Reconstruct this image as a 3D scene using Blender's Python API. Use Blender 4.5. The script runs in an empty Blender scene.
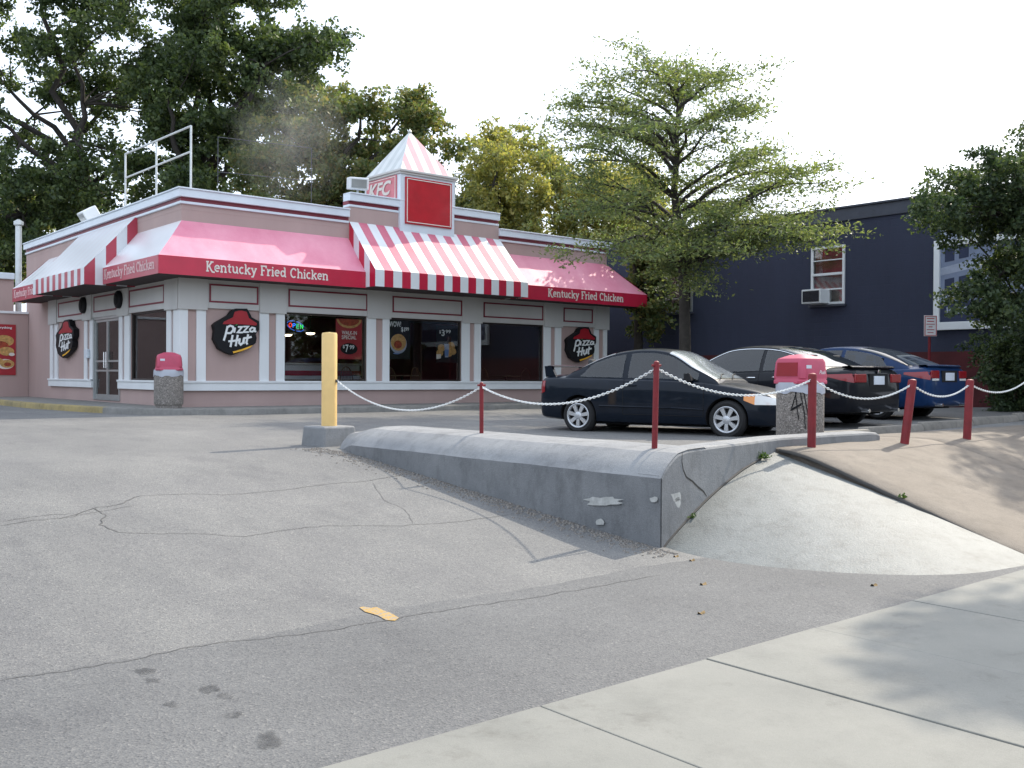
import bpy, bmesh, math, random
import numpy as np
from mathutils import Vector, Matrix
S = bpy.context.scene
C = S.collection
PI = math.pi
rad = math.radians
random.seed(7)

# ------------------------------------------------------------------ camera model (world X runs along the street, Y away from it)
F = 991.0; H0 = 1.55
_a = rad(40.2)
_f = Vector((math.sin(_a), math.cos(_a), 0)); _r = Vector((math.cos(_a), -math.sin(_a), 0))
_p = math.atan(7.6 / F); _ro = math.atan(.0057)
FW = _f * math.cos(_p) + Vector((0, 0, -math.sin(_p)))
_up = _f * math.sin(_p) + Vector((0, 0, math.cos(_p)))
RT = _r * math.cos(_ro) + _up * math.sin(_ro)
UP = _up * math.cos(_ro) - _r * math.sin(_ro)
CAM = Vector((0, 0, H0))
def ray(px, py): return FW + RT * ((px - 512) / F) + UP * ((384 - py) / F)
def onu(px, py, u): d = ray(px, py); return CAM + d * (u / d.x)
def onv(px, py, v): d = ray(px, py); return CAM + d * (v / d.y)
def onz(px, py, z): d = ray(px, py); return CAM + d * ((z - H0) / d.z)
def atd(px, py, D): return CAM + ray(px, py) * D
def U(px, v): return onv(px, 350, v).x          # survey helpers for the restaurant walls
def V(px, u): return onu(px, 350, u).y

def clip(x, a, b): return max(a, min(b, x))
def sm(a, b, x):
    t = clip((x - a) / (b - a), 0, 1); return t * t * (3 - 2 * t)
def lot(u, v):
    w = 1 - sm(10, 18, v)
    return .62 + .004 * (clip(v, 4, 40) - 11) + .022 * (clip(u, 9, 22) - 12) * w
def ramp(v): 
    t = v - 5.6
    return .1 * (t if t > .8 else (0 if t < -.8 else (t + .8) ** 2 / 3.2))
def drive(u, v):
    a, b = ramp(v), lot(u, v)
    k = .06; h = clip(.5 + .5 * (b - a) / k, 0, 1)
    return b * (1 - h) + a * h - k * h * (1 - h)
def hit(px, py, g=drive):
    d = ray(px, py); t = 2.0
    for i in range(6000):
        p = CAM + d * t
        if p.z <= g(p.x, p.y): return p
        t += .01
    return p

# ------------------------------------------------------------------ materials
def new_mat(name):
    m = bpy.data.materials.new(name); m.use_nodes = True
    nt = m.node_tree; b = nt.nodes['Principled BSDF']
    return m, nt, b
def N(nt, t, **k):
    n = nt.nodes.new(t)
    for a, v in k.items():
        if a in n.inputs: n.inputs[a].default_value = v
        else: setattr(n, a, v)
    return n
def rgba(c): return (c[0], c[1], c[2], 1)
def ramp_node(nt, stops, fac, interp='LINEAR'):
    r = nt.nodes.new('ShaderNodeValToRGB'); r.color_ramp.interpolation = interp
    e = r.color_ramp.elements
    e[0].position, e[0].color = stops[0][0], rgba(stops[0][1])
    e[1].position, e[1].color = stops[-1][0], rgba(stops[-1][1])
    for p, c in stops[1:-1]:
        x = e.new(p); x.color = rgba(c)
    nt.links.new(fac, r.inputs[0]); return r
def mixc(nt, a, b, fac, mode='MIX'):
    m = nt.nodes.new('ShaderNodeMix'); m.data_type = 'RGBA'; m.blend_type = mode
    for s, i in ((a, 6), (b, 7)):
        if isinstance(s, (tuple, list)): m.inputs[i].default_value = rgba(s)
        else: nt.links.new(s, m.inputs[i])
    if isinstance(fac, (int, float)): m.inputs[0].default_value = fac
    else: nt.links.new(fac, m.inputs[0])
    return m.outputs[2]
def coord(nt, scale=None, kind='Object'):
    tc = nt.nodes.new('ShaderNodeTexCoord'); o = tc.outputs[kind]
    if scale:
        mp = nt.nodes.new('ShaderNodeMapping'); mp.inputs['Scale'].default_value = scale
        nt.links.new(o, mp.inputs[0]); o = mp.outputs[0]
    return o
def noise(nt, vec, sc, det=6, rough=.6):
    n = nt.nodes.new('ShaderNodeTexNoise'); n.inputs['Scale'].default_value = sc
    n.inputs['Detail'].default_value = det; n.inputs['Roughness'].default_value = rough
    nt.links.new(vec, n.inputs['Vector']); return n.outputs[0]
def bump(nt, b, h, s=.3, d=.01):
    bp = nt.nodes.new('ShaderNodeBump'); bp.inputs['Strength'].default_value = s; bp.inputs['Distance'].default_value = d
    nt.links.new(h, bp.inputs['Height']); nt.links.new(bp.outputs[0], b.inputs['Normal'])
def mat(name, col, rough=.6, metal=0, var=.12, sc=3, coat=0, bmp=0, bsc=60, spec=.5, fine=0, streak=False):
    m, nt, b = new_mat(name)
    v = coord(nt)
    if streak: v = coord(nt, (1, 1, .18))
    n1 = noise(nt, v, sc)
    lo = tuple(c * (1 - var) for c in col); hi = tuple(min(1, c * (1 + var)) for c in col)
    r = ramp_node(nt, [(.3, lo), (.7, hi)], n1)
    out = r.outputs[0]
    if fine:
        n2 = noise(nt, coord(nt), bsc, 3)
        out = mixc(nt, out, ramp_node(nt, [(.35, (1 - fine,) * 3), (.65, (1,) * 3)], n2).outputs[0], 1, 'MULTIPLY')
    nt.links.new(out, b.inputs['Base Color'])
    b.inputs['Roughness'].default_value = rough; b.inputs['Metallic'].default_value = metal
    b.inputs['Coat Weight'].default_value = coat; b.inputs['Coat Roughness'].default_value = .05
    b.inputs['Specular IOR Level'].default_value = spec
    if bmp: bump(nt, b, noise(nt, coord(nt), bsc, 4), bmp, .01)
    return m
def emit(name, col, st):
    m, nt, b = new_mat(name)
    b.inputs['Base Color'].default_value = rgba(col); b.inputs['Emission Color'].default_value = rgba(col)
    b.inputs['Emission Strength'].default_value = st; return m

def asphalt_mat(name, patch):
    m, nt, b = new_mat(name)
    o = coord(nt)
    big = noise(nt, o, .35, 5, .6)
    mid = noise(nt, coord(nt, (1, .35, 1)), 1.6, 6, .65)
    old = ramp_node(nt, [(.25, (.140, .139, .139)), (.5, (.172, .170, .167)), (.75, (.214, .210, .203))], big).outputs[0]
    old = mixc(nt, old, ramp_node(nt, [(.3, (.84, .84, .855)), (.62, (1.03, 1.03, 1.02))], mid).outputs[0], 1, 'MULTIPLY')
    if patch:
        new = ramp_node(nt, [(.25, (.108, .108, .110)), (.75, (.150, .150, .150))], noise(nt, o, .8, 5)).outputs[0]
        sep = nt.nodes.new('ShaderNodeSeparateXYZ'); nt.links.new(o, sep.inputs[0])
        wob = noise(nt, o, .7, 3)
        a = N(nt, 'ShaderNodeMath', operation='MULTIPLY_ADD'); a.inputs[1].default_value = .35; nt.links.new(wob, a.inputs[0]); nt.links.new(sep.outputs[1], a.inputs[2])
        g = N(nt, 'ShaderNodeMath', operation='LESS_THAN'); g.inputs[1].default_value = 5.60; nt.links.new(a.outputs[0], g.inputs[0])
        col = mixc(nt, old, new, g.outputs[0])
    else: col = old
    vo = nt.nodes.new('ShaderNodeTexVoronoi'); vo.inputs['Scale'].default_value = 95; nt.links.new(o, vo.inputs['Vector'])
    sp = ramp_node(nt, [(0, (.45, .45, .46)), (.4, (.92, .92, .92)), (.8, (1.15, 1.14, 1.10)), (1, (1.9, 1.82, 1.7))], vo.outputs['Color'])
    col = mixc(nt, col, sp.outputs[0], .75, 'MULTIPLY')
    fn = noise(nt, o, 320, 2)
    col = mixc(nt, col, ramp_node(nt, [(.35, (.75, .75, .75)), (.65, (1.15, 1.15, 1.15))], fn).outputs[0], .8, 'MULTIPLY')
    # grit and dark stains with shapes of their own
    st = ramp_node(nt, [(.56, (1, 1, 1)), (.70, (.78, .78, .80))], noise(nt, coord(nt, (1, .6, 1)), 1.1, 7, .7))
    col = mixc(nt, col, st.outputs[0], .8, 'MULTIPLY')
    nt.links.new(col, b.inputs['Base Color']); b.inputs['Roughness'].default_value = .82
    b.inputs['Specular IOR Level'].default_value = .35
    bump(nt, b, vo.outputs['Distance'], .55, .006)
    return m
def concrete_mat(name, c0, c1, sc=1.2, stain=.25, bs=.35, speck=.5, rough=.8):
    m, nt, b = new_mat(name); o = coord(nt)
    col = ramp_node(nt, [(.28, c0), (.72, c1)], noise(nt, o, sc, 8, .65)).outputs[0]
    st = ramp_node(nt, [(.48, (1, 1, 1)), (.7, (1 - stain,) * 3)], noise(nt, coord(nt, (1, 1, .5)), sc * 2.3, 8, .75)).outputs[0]
    col = mixc(nt, col, st, 1, 'MULTIPLY')
    fn = noise(nt, o, 180, 3)
    col = mixc(nt, col, ramp_node(nt, [(.3, (1 - .35 * speck,) * 3), (.65, (1.08,) * 3)], fn).outputs[0], 1, 'MULTIPLY')
    pit = nt.nodes.new('ShaderNodeTexVoronoi'); pit.inputs['Scale'].default_value = 22; nt.links.new(o, pit.inputs['Vector'])
    col = mixc(nt, col, ramp_node(nt, [(.04, (.55, .53, .5)), (.09, (1, 1, 1))], pit.outputs['Distance']).outputs[0], speck, 'MULTIPLY')
    nt.links.new(col, b.inputs['Base Color']); b.inputs['Roughness'].default_value = rough
    bump(nt, b, noise(nt, o, 45, 6, .7), bs, .012)
    return m
def leaf_mat(name, cols, trans=.35, rough=.55):
    m, nt, b = new_mat(name)
    g = nt.nodes.new('ShaderNodeNewGeometry')
    r = ramp_node(nt, [(i / (len(cols) - 1), c) for i, c in enumerate(cols)], g.outputs['Random Per Island'])
    n = noise(nt, coord(nt), .7, 3)
    col = mixc(nt, r.outputs[0], ramp_node(nt, [(.35, (.75, .8, .8)), (.65, (1.2, 1.15, 1.0))], n).outputs[0], 1, 'MULTIPLY')
    nt.links.new(col, b.inputs['Base Color']); b.inputs['Roughness'].default_value = rough
    tr = nt.nodes.new('ShaderNodeBsdfTranslucent')
    tc = mixc(nt, col, (1.35, 1.4, .75), 1, 'MULTIPLY'); nt.links.new(tc, tr.inputs[0])
    mx = nt.nodes.new('ShaderNodeMixShader'); mx.inputs[0].default_value = trans
    nt.links.new(b.outputs[0], mx.inputs[1]); nt.links.new(tr.outputs[0], mx.inputs[2])
    nt.links.new(mx.outputs[0], nt.nodes['Material Output'].inputs[0]); return m
def glass_mat(name, tint=(.95, .96, .96), ior=1.5):
    m, nt, b = new_mat(name)
    fr = N(nt, 'ShaderNodeFresnel'); fr.inputs[0].default_value = ior
    t = nt.nodes.new('ShaderNodeBsdfTransparent'); t.inputs[0].default_value = rgba(tint)
    g = nt.nodes.new('ShaderNodeBsdfGlossy'); g.inputs['Roughness'].default_value = .02
    g.inputs[0].default_value = (.9, .9, .9, 1)
    mx = nt.nodes.new('ShaderNodeMixShader')
    nt.links.new(fr.outputs[0], mx.inputs[0]); nt.links.new(t.outputs[0], mx.inputs[1]); nt.links.new(g.outputs[0], mx.inputs[2])
    nt.links.new(mx.outputs[0], nt.nodes['Material Output'].inputs[0]); return m

M = {}
M['asphalt'] = asphalt_mat('asphalt_driveway', True)
M['asphalt_lot'] = asphalt_mat('asphalt_lot', False)
M['sidewalk'] = concrete_mat('sidewalk_concrete', (.172, .172, .155), (.226, .222, .198), .9, .16, .2, .3)
nt = M['sidewalk'].node_tree; pb = nt.nodes['Principled BSDF']; src = pb.inputs['Base Color'].links[0].from_socket
g1 = ramp_node(nt, [(.57,(1,1,1)),(.66,(.80,.79,.78))], noise(nt, coord(nt), 1.7, 9, .75)).outputs[0]
vg = nt.nodes.new('ShaderNodeTexVoronoi'); vg.inputs['Scale'].default_value = 2.3; nt.links.new(coord(nt), vg.inputs['Vector'])
g2 = ramp_node(nt, [(.030,(.45,.44,.43)),(.045,(1,1,1))], vg.outputs['Distance']).outputs[0]
nt.links.new(mixc(nt, mixc(nt, src, g1, 1, 'MULTIPLY'), g2, .8, 'MULTIPLY'), pb.inputs['Base Color'])
M['wallface'] = concrete_mat('wall_face_shade_dirt', (.165, .170, .178), (.245, .250, .255), 2.0, .32, .5, .6)  # darker copy for the outer faces: their shade and dirt put into the colour
M['wallconc'] = concrete_mat('wall_concrete', (.185, .19, .198), (.29, .292, .292), 1.6, .32, .45, .5)
M['fan'] = concrete_mat('flare_concrete', (.125, .138, .138), (.185, .197, .193), 2.0, .4, .5, .6, .6)
M['slab'] = concrete_mat('slab_concrete', (.15, .122, .095), (.205, .172, .138), 2.6, .25, .5, .8)
M['kerb'] = concrete_mat('kerb_concrete', (.17, .165, .155), (.27, .26, .24), 2.5, .3, .4, .5)
M['kerby'] = concrete_mat('kerb_yellow_worn', (.20, .17, .10), (.42, .32, .12), 1.6, .4, .4, .5)
M['joint'] = mat('joint_dirt', (.07, .065, .06), .95)
M['crack'] = mat('crack_tar', (.085, .082, .080), .95, var=.4, sc=4)
M['pink'] = mat('pink_stucco', (.455, .33, .305), .85, var=.07, sc=.9, bmp=.25, bsc=90, streak=True)
M['white'] = mat('white_trim', (.76, .78, .79), .55, var=.05, sc=1.3, streak=True)
M['frieze'] = mat('frieze_offwhite', (.56, .55, .53), .6, var=.06, sc=1.2, streak=True)
M['cornice'] = mat('cornice_white', (.68, .74, .80), .4, var=.06, sc=1.2, streak=True)
M['maroon'] = mat('maroon_trim', (.20, .018, .035), .45)
M['red'] = mat('red_vinyl', (.50, .010, .045), .38, var=.1, sc=2, coat=.25)
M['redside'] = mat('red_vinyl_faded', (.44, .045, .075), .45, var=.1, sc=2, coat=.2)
M['awnwhite'] = mat('awning_white', (.70, .72, .74), .6, var=.05, sc=2, coat=.05)
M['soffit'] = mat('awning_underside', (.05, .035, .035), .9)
M['black'] = mat('black_plastic', (.009, .009, .011), .55, spec=.25)
M['dark'] = mat('dark_interior', (.035, .024, .022), .8)
M['redwall'] = mat('interior_red', (.12, .015, .02), .7)
M['alu'] = mat('aluminium', (.48, .50, .50), .35, .7, var=.06)
M['galv'] = mat('galvanised', (.60, .62, .62), .45, .5, var=.1)
M['glass'] = glass_mat('window_glass')
M['letter'] = mat('letter_cream', (.74, .68, .62), .5, var=.05)
M['letterw'] = mat('letter_white', (.78, .80, .80), .4, var=.04)
M['signred'] = mat('sign_red', (.46, .008, .02), .35, coat=.2)
M['signpink'] = mat('sign_red_sunbleached', (.62, .16, .19), .45, coat=.2)
M['roofred'] = mat('hut_red', (.36, .008, .018), .4)
M['yellow'] = mat('yellow_line', (.80, .42, .03), .5)
M['green'] = mat('green_dot', (.02, .25, .06), .5)
M['bollard'] = mat('bollard_yellow', (.80, .54, .21), .5, var=.06, sc=4, bmp=.1, bsc=30)
M['postred'] = mat('post_red', (.19, .009, .014), .55, var=.2, sc=7, bmp=.15, bsc=40)
M['chain'] = mat('chain_white', (.74, .75, .74), .45)
M['wood'] = mat('chair_wood', (.16, .07, .03), .5)
M['table'] = mat('table_top', (.22, .15, .1), .4)
M['navy'] = mat('navy_stucco', (.030, .036, .066), .8, var=.14, sc=.8, bmp=.5, bsc=45, streak=True)
nt = M['navy'].node_tree; bk = nt.nodes.new('ShaderNodeTexBrick'); sx = nt.nodes.new('ShaderNodeSeparateXYZ'); cx = nt.nodes.new('ShaderNodeCombineXYZ')
nt.links.new(coord(nt), sx.inputs[0]); nt.links.new(sx.outputs[1], cx.inputs[0]); nt.links.new(sx.outputs[2], cx.inputs[1]); nt.links.new(cx.outputs[0], bk.inputs['Vector'])
bk.inputs['Scale'].default_value = 1; bk.inputs['Brick Width'].default_value = .40; bk.inputs['Row Height'].default_value = .20; bk.inputs['Mortar Size'].default_value = .012
bp = nt.nodes.new('ShaderNodeBump'); bp.inputs['Strength'].default_value = .5; bp.inputs['Distance'].default_value = .012; bp.invert = True
nt.links.new(bk.outputs['Fac'], bp.inputs['Height']); pb = nt.nodes['Principled BSDF']; old_ = pb.inputs['Normal'].links[0].from_socket; nt.links.new(old_, bp.inputs['Normal']); nt.links.new(bp.outputs[0], pb.inputs['Normal'])
M['navycap'] = mat('roof_cap_grey', (.058, .064, .085), .6)
M['brickred'] = mat('red_painted_base', (.075, .012, .014), .85, var=.35, sc=1.5)
M['bark'] = mat('bark', (.042, .036, .031), .95, var=.35, sc=5, bmp=.8, bsc=18)
M['roofing'] = mat('roof_felt', (.12, .12, .12), .95)
M['dirt'] = mat('dirt_ground', (.12, .10, .07), .95, var=.3, sc=2)
M['tyre'] = mat('tyre_rubber', (.013, .013, .014), .8)
M['rim'] = mat('wheel_silver', (.50, .51, .53), .35, .6)
M['darkgap'] = mat('dark_gap', (.006, .006, .007), .9)
M['lampred'] = mat('tail_red', (.24, .006, .012), .2, coat=.4)
M['lampclear'] = mat('lamp_clear', (.72, .72, .70), .08, coat=.8)
M['amber'] = mat('lamp_amber', (.80, .28, .04), .15, coat=.8)
M['chrome'] = mat('chrome', (.75, .76, .78), .12, 1)
M['plate'] = mat('plate_white', (.62, .66, .72), .4)
M['lidred'] = mat('bin_lid_faded', (.46, .06, .115), .55, var=.1, sc=3)
M['flapred'] = mat('bin_flap', (.26, .003, .010), .5)
M['bag'] = mat('bin_bag', (.42, .44, .50), .4)
M['papr'] = mat('billboard_paper', (.20, .24, .34), .5)
M['papd'] = mat('billboard_navy', (.02, .03, .075), .5)
M['papl'] = mat('billboard_pale', (.36, .40, .50), .5, var=.2)
M['postred2'] = mat('poster_red', (.36, .02, .03), .5)
M['dough'] = mat('food_tan', (.52, .30, .10), .6, var=.35, sc=14)
M['sauce'] = mat('food_red', (.32, .05, .02), .6, var=.5, sc=18)
M['cup'] = mat('cup_blue', (.15, .25, .5), .5)
def car_glass(name, ior=1.45):
    m, nt, b = new_mat(name)
    b.inputs['Base Color'].default_value = (.012, .016, .018, 1); b.inputs['Roughness'].default_value = .02
    b.inputs['IOR'].default_value = ior; b.inputs['Coat Weight'].default_value = 0; b.inputs['Coat Roughness'].default_value = .01
    return m
M['carglass'] = car_glass('car_glass', 1.55); M['carglass2'] = car_glass('car_glass_clear', 1.95); M['windscreen'] = car_glass('windscreen_glass', 2.1)
M['rearglass'] = car_glass('rear_glass', 1.4); M['rearglass'].node_tree.nodes['Principled BSDF'].inputs['Base Color'].default_value = (.045,.055,.065,1)
M['sideglass'] = glass_mat('tinted_side_glass', (.42, .47, .47), 1.75); M['seat'] = mat('seat_fabric', (.05, .05, .052), .9)
M['skyglare'] = mat('windscreen_sky_glare', (.34, .37, .39), .12, var=.25, sc=2, coat=1)  # pale base paints the bright sky reflection into the coupe's windscreen colour
def paint(name, col):
    m, nt, b = new_mat(name)
    n = noise(nt, coord(nt), 6, 5)
    r = ramp_node(nt, [(.3, tuple(c * .85 for c in col)), (.7, tuple(c * 1.1 + .001 for c in col))], n)
    nt.links.new(r.outputs[0], b.inputs['Base Color'])
    d = ramp_node(nt, [(.4, (.35,) * 3), (.7, (.5,) * 3)], noise(nt, coord(nt), 3, 6))
    nt.links.new(d.outputs[0], b.inputs['Roughness'])
    b.inputs['Metallic'].default_value = 0; b.inputs['Specular IOR Level'].default_value = .1; b.inputs['Coat Weight'].default_value = .38; b.inputs['Coat IOR'].default_value = 1.42; b.inputs['Coat Roughness'].default_value = .035
    return m
M['paint1'] = paint('paint_dark_green_blue', (.005, .009, .017))
M['paint2'] = paint('paint_black', (.008, .009, .013))
M['paint3'] = paint('paint_blue', (.007, .030, .095))
def aggregate():
    m, nt, b = new_mat('exposed_aggregate'); o = coord(nt)
    vo = nt.nodes.new('ShaderNodeTexVoronoi'); vo.inputs['Scale'].default_value = 60; nt.links.new(o, vo.inputs['Vector'])
    r = ramp_node(nt, [(0, (.10, .09, .085)), (.4, (.22, .20, .18)), (.75, (.30, .27, .25)), (1, (.5, .46, .42))], vo.outputs['Color'])
    nt.links.new(r.outputs[0], b.inputs['Base Color']); b.inputs['Roughness'].default_value = .85
    bump(nt, b, vo.outputs['Distance'], .8, .01); return m
M['agg'] = aggregate()
M['leafdark'] = leaf_mat('leaf_dark', [(.036, .058, .028), (.07, .108, .045), (.15, .19, .075)], .42)
M['leafmid'] = leaf_mat('leaf_mid', [(.07, .105, .045), (.12, .16, .06), (.18, .20, .075), (.24, .19, .08)], .45)
M['leafyel'] = leaf_mat('leaf_yellow', [(.17, .195, .085), (.25, .26, .10), (.36, .34, .12), (.44, .37, .12)], .5)
M['leafloc'] = leaf_mat('leaf_locust', [(.095, .135, .068), (.155, .195, .09), (.25, .275, .125)], .5)
M['leafmap'] = leaf_mat('leaf_maple', [(.032, .055, .028), (.055, .088, .038), (.12, .15, .065)], .38)
M['weed'] = leaf_mat('weed_green', [(.04, .09, .02), (.09, .14, .04)], .3)
M['fallen'] = mat('fallen_leaf', (.26, .17, .07), .8)

# ------------------------------------------------------------------ mesh helpers
class MB:
    def __init__(s): s.v = []; s.f = []; s.m = []
    def add(s, vs, fs, m=0):
        n = len(s.v); s.v += [tuple(x) for x in vs]
        for f in fs: s.f.append([n + i for i in f]); s.m.append(m)
    def box(s, x0, x1, y0, y1, z0, z1, m=0):
        s.add([(x0,y0,z0),(x1,y0,z0),(x1,y1,z0),(x0,y1,z0),(x0,y0,z1),(x1,y0,z1),(x1,y1,z1),(x0,y1,z1)],
              [(0,3,2,1),(4,5,6,7),(0,1,5,4),(1,2,6,5),(2,3,7,6),(3,0,4,7)], m)
    def hexa(s, p, m=0):   # p: 4 bottom, 4 top
        s.add(p, [(0,3,2,1),(4,5,6,7),(0,1,5,4),(1,2,6,5),(2,3,7,6),(3,0,4,7)], m)
    def grid(s, rows, m=0, closed=False):
        n = len(rows[0]); vs = [p for r in rows for p in r]; fs = []
        for i in range(len(rows) - 1):
            for j in range(n if closed else n - 1):
                k = (j + 1) % n; fs.append((i*n+j, i*n+k, (i+1)*n+k, (i+1)*n+j))
        s.add(vs, fs, m)
    def lathe(s, prof, c=(0,0,0), n=24, m=0, axis='z', cap=True):
        rows = []
        for r_, h in prof:
            row = []
            for k in range(n):
                a = 2*PI*k/n
                q = (r_*math.cos(a), r_*math.sin(a), h)
                if axis == 'y': q = (q[0], q[2], q[1])
                if axis == 'x': q = (q[2], q[0], q[1])
                row.append((c[0]+q[0], c[1]+q[1], c[2]+q[2]))
            rows.append(row)
        s.grid(rows, m, True)
        if cap:
            b = len(s.v) - len(rows)*n
            if prof[0][0] > 1e-4: s.f.append(list(range(b+n-1, b-1, -1))); s.m.append(m)
            if prof[-1][0] > 1e-4: s.f.append(list(range(len(s.v)-n, len(s.v)))); s.m.append(m)
    def tube(s, pts, r, n=8, m=0, cap=True):
        pts = [Vector(p) for p in pts]
        if not hasattr(r, '__len__'): r = [r]*len(pts)
        rows = []; prev = None
        for i, p in enumerate(pts):
            d = (pts[min(i+1, len(pts)-1)] - pts[max(i-1, 0)]).normalized()
            if prev is None:
                a = d.orthogonal().normalized()
            else:
                a = (prev - d * prev.dot(d)); a = a.normalized() if a.length > 1e-6 else d.orthogonal().normalized()
            prev = a; b = d.cross(a)
            rows.append([p + (a*math.cos(2*PI*k/n) + b*math.sin(2*PI*k/n))*r[i] for k in range(n)])
        st = len(s.v); s.grid(rows, m, True)
        if cap:
            s.f.append(list(range(st+n-1, st-1, -1))); s.m.append(m)
            s.f.append(list(range(len(s.v)-n, len(s.v)))); s.m.append(m)
    def prism(s, poly, fn, d0, d1, m=0):      # poly of 2-D points, fn(a,b,d) -> 3-D
        n = len(poly); st = len(s.v)
        s.v += [tuple(fn(a, b, d0)) for a, b in poly] + [tuple(fn(a, b, d1)) for a, b in poly]
        s.f.append([st+i for i in range(n)][::-1]); s.m.append(m); s.f.append([st+n+i for i in range(n)]); s.m.append(m)
        for i in range(n): j = (i+1) % n; s.f.append([st+i, st+j, st+n+j, st+n+i]); s.m.append(m)
    def ribbon(s, pts, w, fn, d0, d1, m=0):    # a stroke of lettering: mitred polyline with thickness
        n = len(pts)
        if n < 2: return
        L, Rr = [], []
        for i in range(n):
            a = Vector(pts[max(i-1, 0)]); b = Vector(pts[i]); c = Vector(pts[min(i+1, n-1)])
            d1_ = (b-a) if (b-a).length > 1e-6 else (c-b); d2_ = (c-b) if (c-b).length > 1e-6 else (b-a)
            d1_ = d1_.normalized(); d2_ = d2_.normalized(); t = (d1_+d2_)
            t = t.normalized() if t.length > 1e-3 else d1_
            nrm = Vector((-t.y, t.x)); k = 1/max(.45, nrm.dot(Vector((-d1_.y, d1_.x))))
            L.append(b + nrm*w/2*k); Rr.append(b - nrm*w/2*k)
        rows = [[fn(L[i].x, L[i].y, d0), fn(Rr[i].x, Rr[i].y, d0), fn(Rr[i].x, Rr[i].y, d1), fn(L[i].x, L[i].y, d1)] for i in range(n)]
        st = len(s.v); s.grid(rows, m, True)
        s.f.append([st, st+1, st+2, st+3]); s.m.append(m); e = len(s.v)-4; s.f.append([e+3, e+2, e+1, e]); s.m.append(m)
    def build(s, name, mats, parent=None, smooth=None, loc=None):
        me = bpy.data.meshes.new(name); me.from_pydata(s.v, [], s.f)
        if not isinstance(mats, (list, tuple)): mats = [mats]
        for m in mats: me.materials.append(m)
        me.polygons.foreach_set('material_index', s.m)
        bm = bmesh.new(); bm.from_mesh(me); bmesh.ops.recalc_face_normals(bm, faces=bm.faces); bm.to_mesh(me); bm.free()
        if smooth is not None:
            me.polygons.foreach_set('use_smooth', [True]*len(me.polygons)); me.set_sharp_from_angle(angle=rad(smooth))
        me.update()
        o = bpy.data.objects.new(name, me); C.objects.link(o)
        if parent: o.parent = parent
        if loc: o.location = loc
        return o
def tag(o, label=None, cat=None, group=None, kind=None):
    if label: o['label'] = label
    if cat: o['category'] = cat
    if group: o['group'] = group
    if kind: o['kind'] = kind
    return o
def thing(name, label, cat, loc=(0,0,0), rz=0, group=None):
    o = bpy.data.objects.new(name, None); C.objects.link(o); o.location = loc; o.rotation_euler = (0,0,rz)
    o.empty_display_size = .2
    return tag(o, label, cat, group)
def dup(o, loc=None, rz=None, label=None, parent=None, **k):
    c = o.copy(); C.objects.link(c)
    if parent: c.parent = parent
    if loc is not None: c.location = loc
    if rz is not None: c.rotation_euler = (0,0,rz)
    if label: c['label'] = label
    for ch in list(o.children): dup(ch, parent=c)
    return c
def struct(o): o['kind'] = 'structure'; return o
def bev(o, w=.02, seg=2, ang=35):
    m = o.modifiers.new('bevel', 'BEVEL'); m.width = w; m.segments = seg; m.limit_method = 'ANGLE'; m.angle_limit = rad(ang); return o

# fast leaf mesh
def leaf_mesh(name, centers, size, material, parent, seed=0, asp=.6, flat=0.0, droop=None):
    rg = np.random.default_rng(seed); n = len(centers)
    c = np.asarray(centers, dtype=np.float64)
    a = rg.normal(size=(n,3)); a[:,2] *= (1-flat); a /= np.linalg.norm(a,axis=1)[:,None]
    if droop is not None: a = a*.6 + np.asarray(droop); a /= np.linalg.norm(a,axis=1)[:,None]
    b = rg.normal(size=(n,3)); b[:,2] *= (1-flat)
    b -= a*(a*b).sum(1)[:,None]; b /= np.linalg.norm(b,axis=1)[:,None]
    nn = np.cross(a, b)
    s = size*(.6+.8*rg.random(n))[:,None]
    v = np.empty((n,4,3)); v[:,0] = c-a*s*.5; v[:,1] = c+b*s*.5*asp+nn*s*.08; v[:,2] = c+a*s*.5; v[:,3] = c-b*s*.5*asp+nn*s*.08
    me = bpy.data.meshes.new(name); me.vertices.add(n*4); me.vertices.foreach_set('co', v.reshape(-1))
    me.loops.add(n*4); me.loops.foreach_set('vertex_index', np.arange(n*4, dtype=np.int32))
    me.polygons.add(n); me.polygons.foreach_set('loop_start', np.arange(0, n*4, 4, dtype=np.int32)); me.polygons.foreach_set('loop_total', np.full(n, 4, dtype=np.int32))
    me.update(calc_edges=True); me.materials.append(material)
    o = bpy.data.objects.new(name, me); C.objects.link(o); o.parent = parent
    return o
def clump_pts(rg, c, r, n, zs=.75):
    d = rg.normal(size=(n,3)); d /= np.linalg.norm(d,axis=1)[:,None]
    rr = rg.random(n)**(1/2.2)
    return np.asarray(c) + d*rr[:,None]*np.array([r, r, r*zs])

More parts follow.
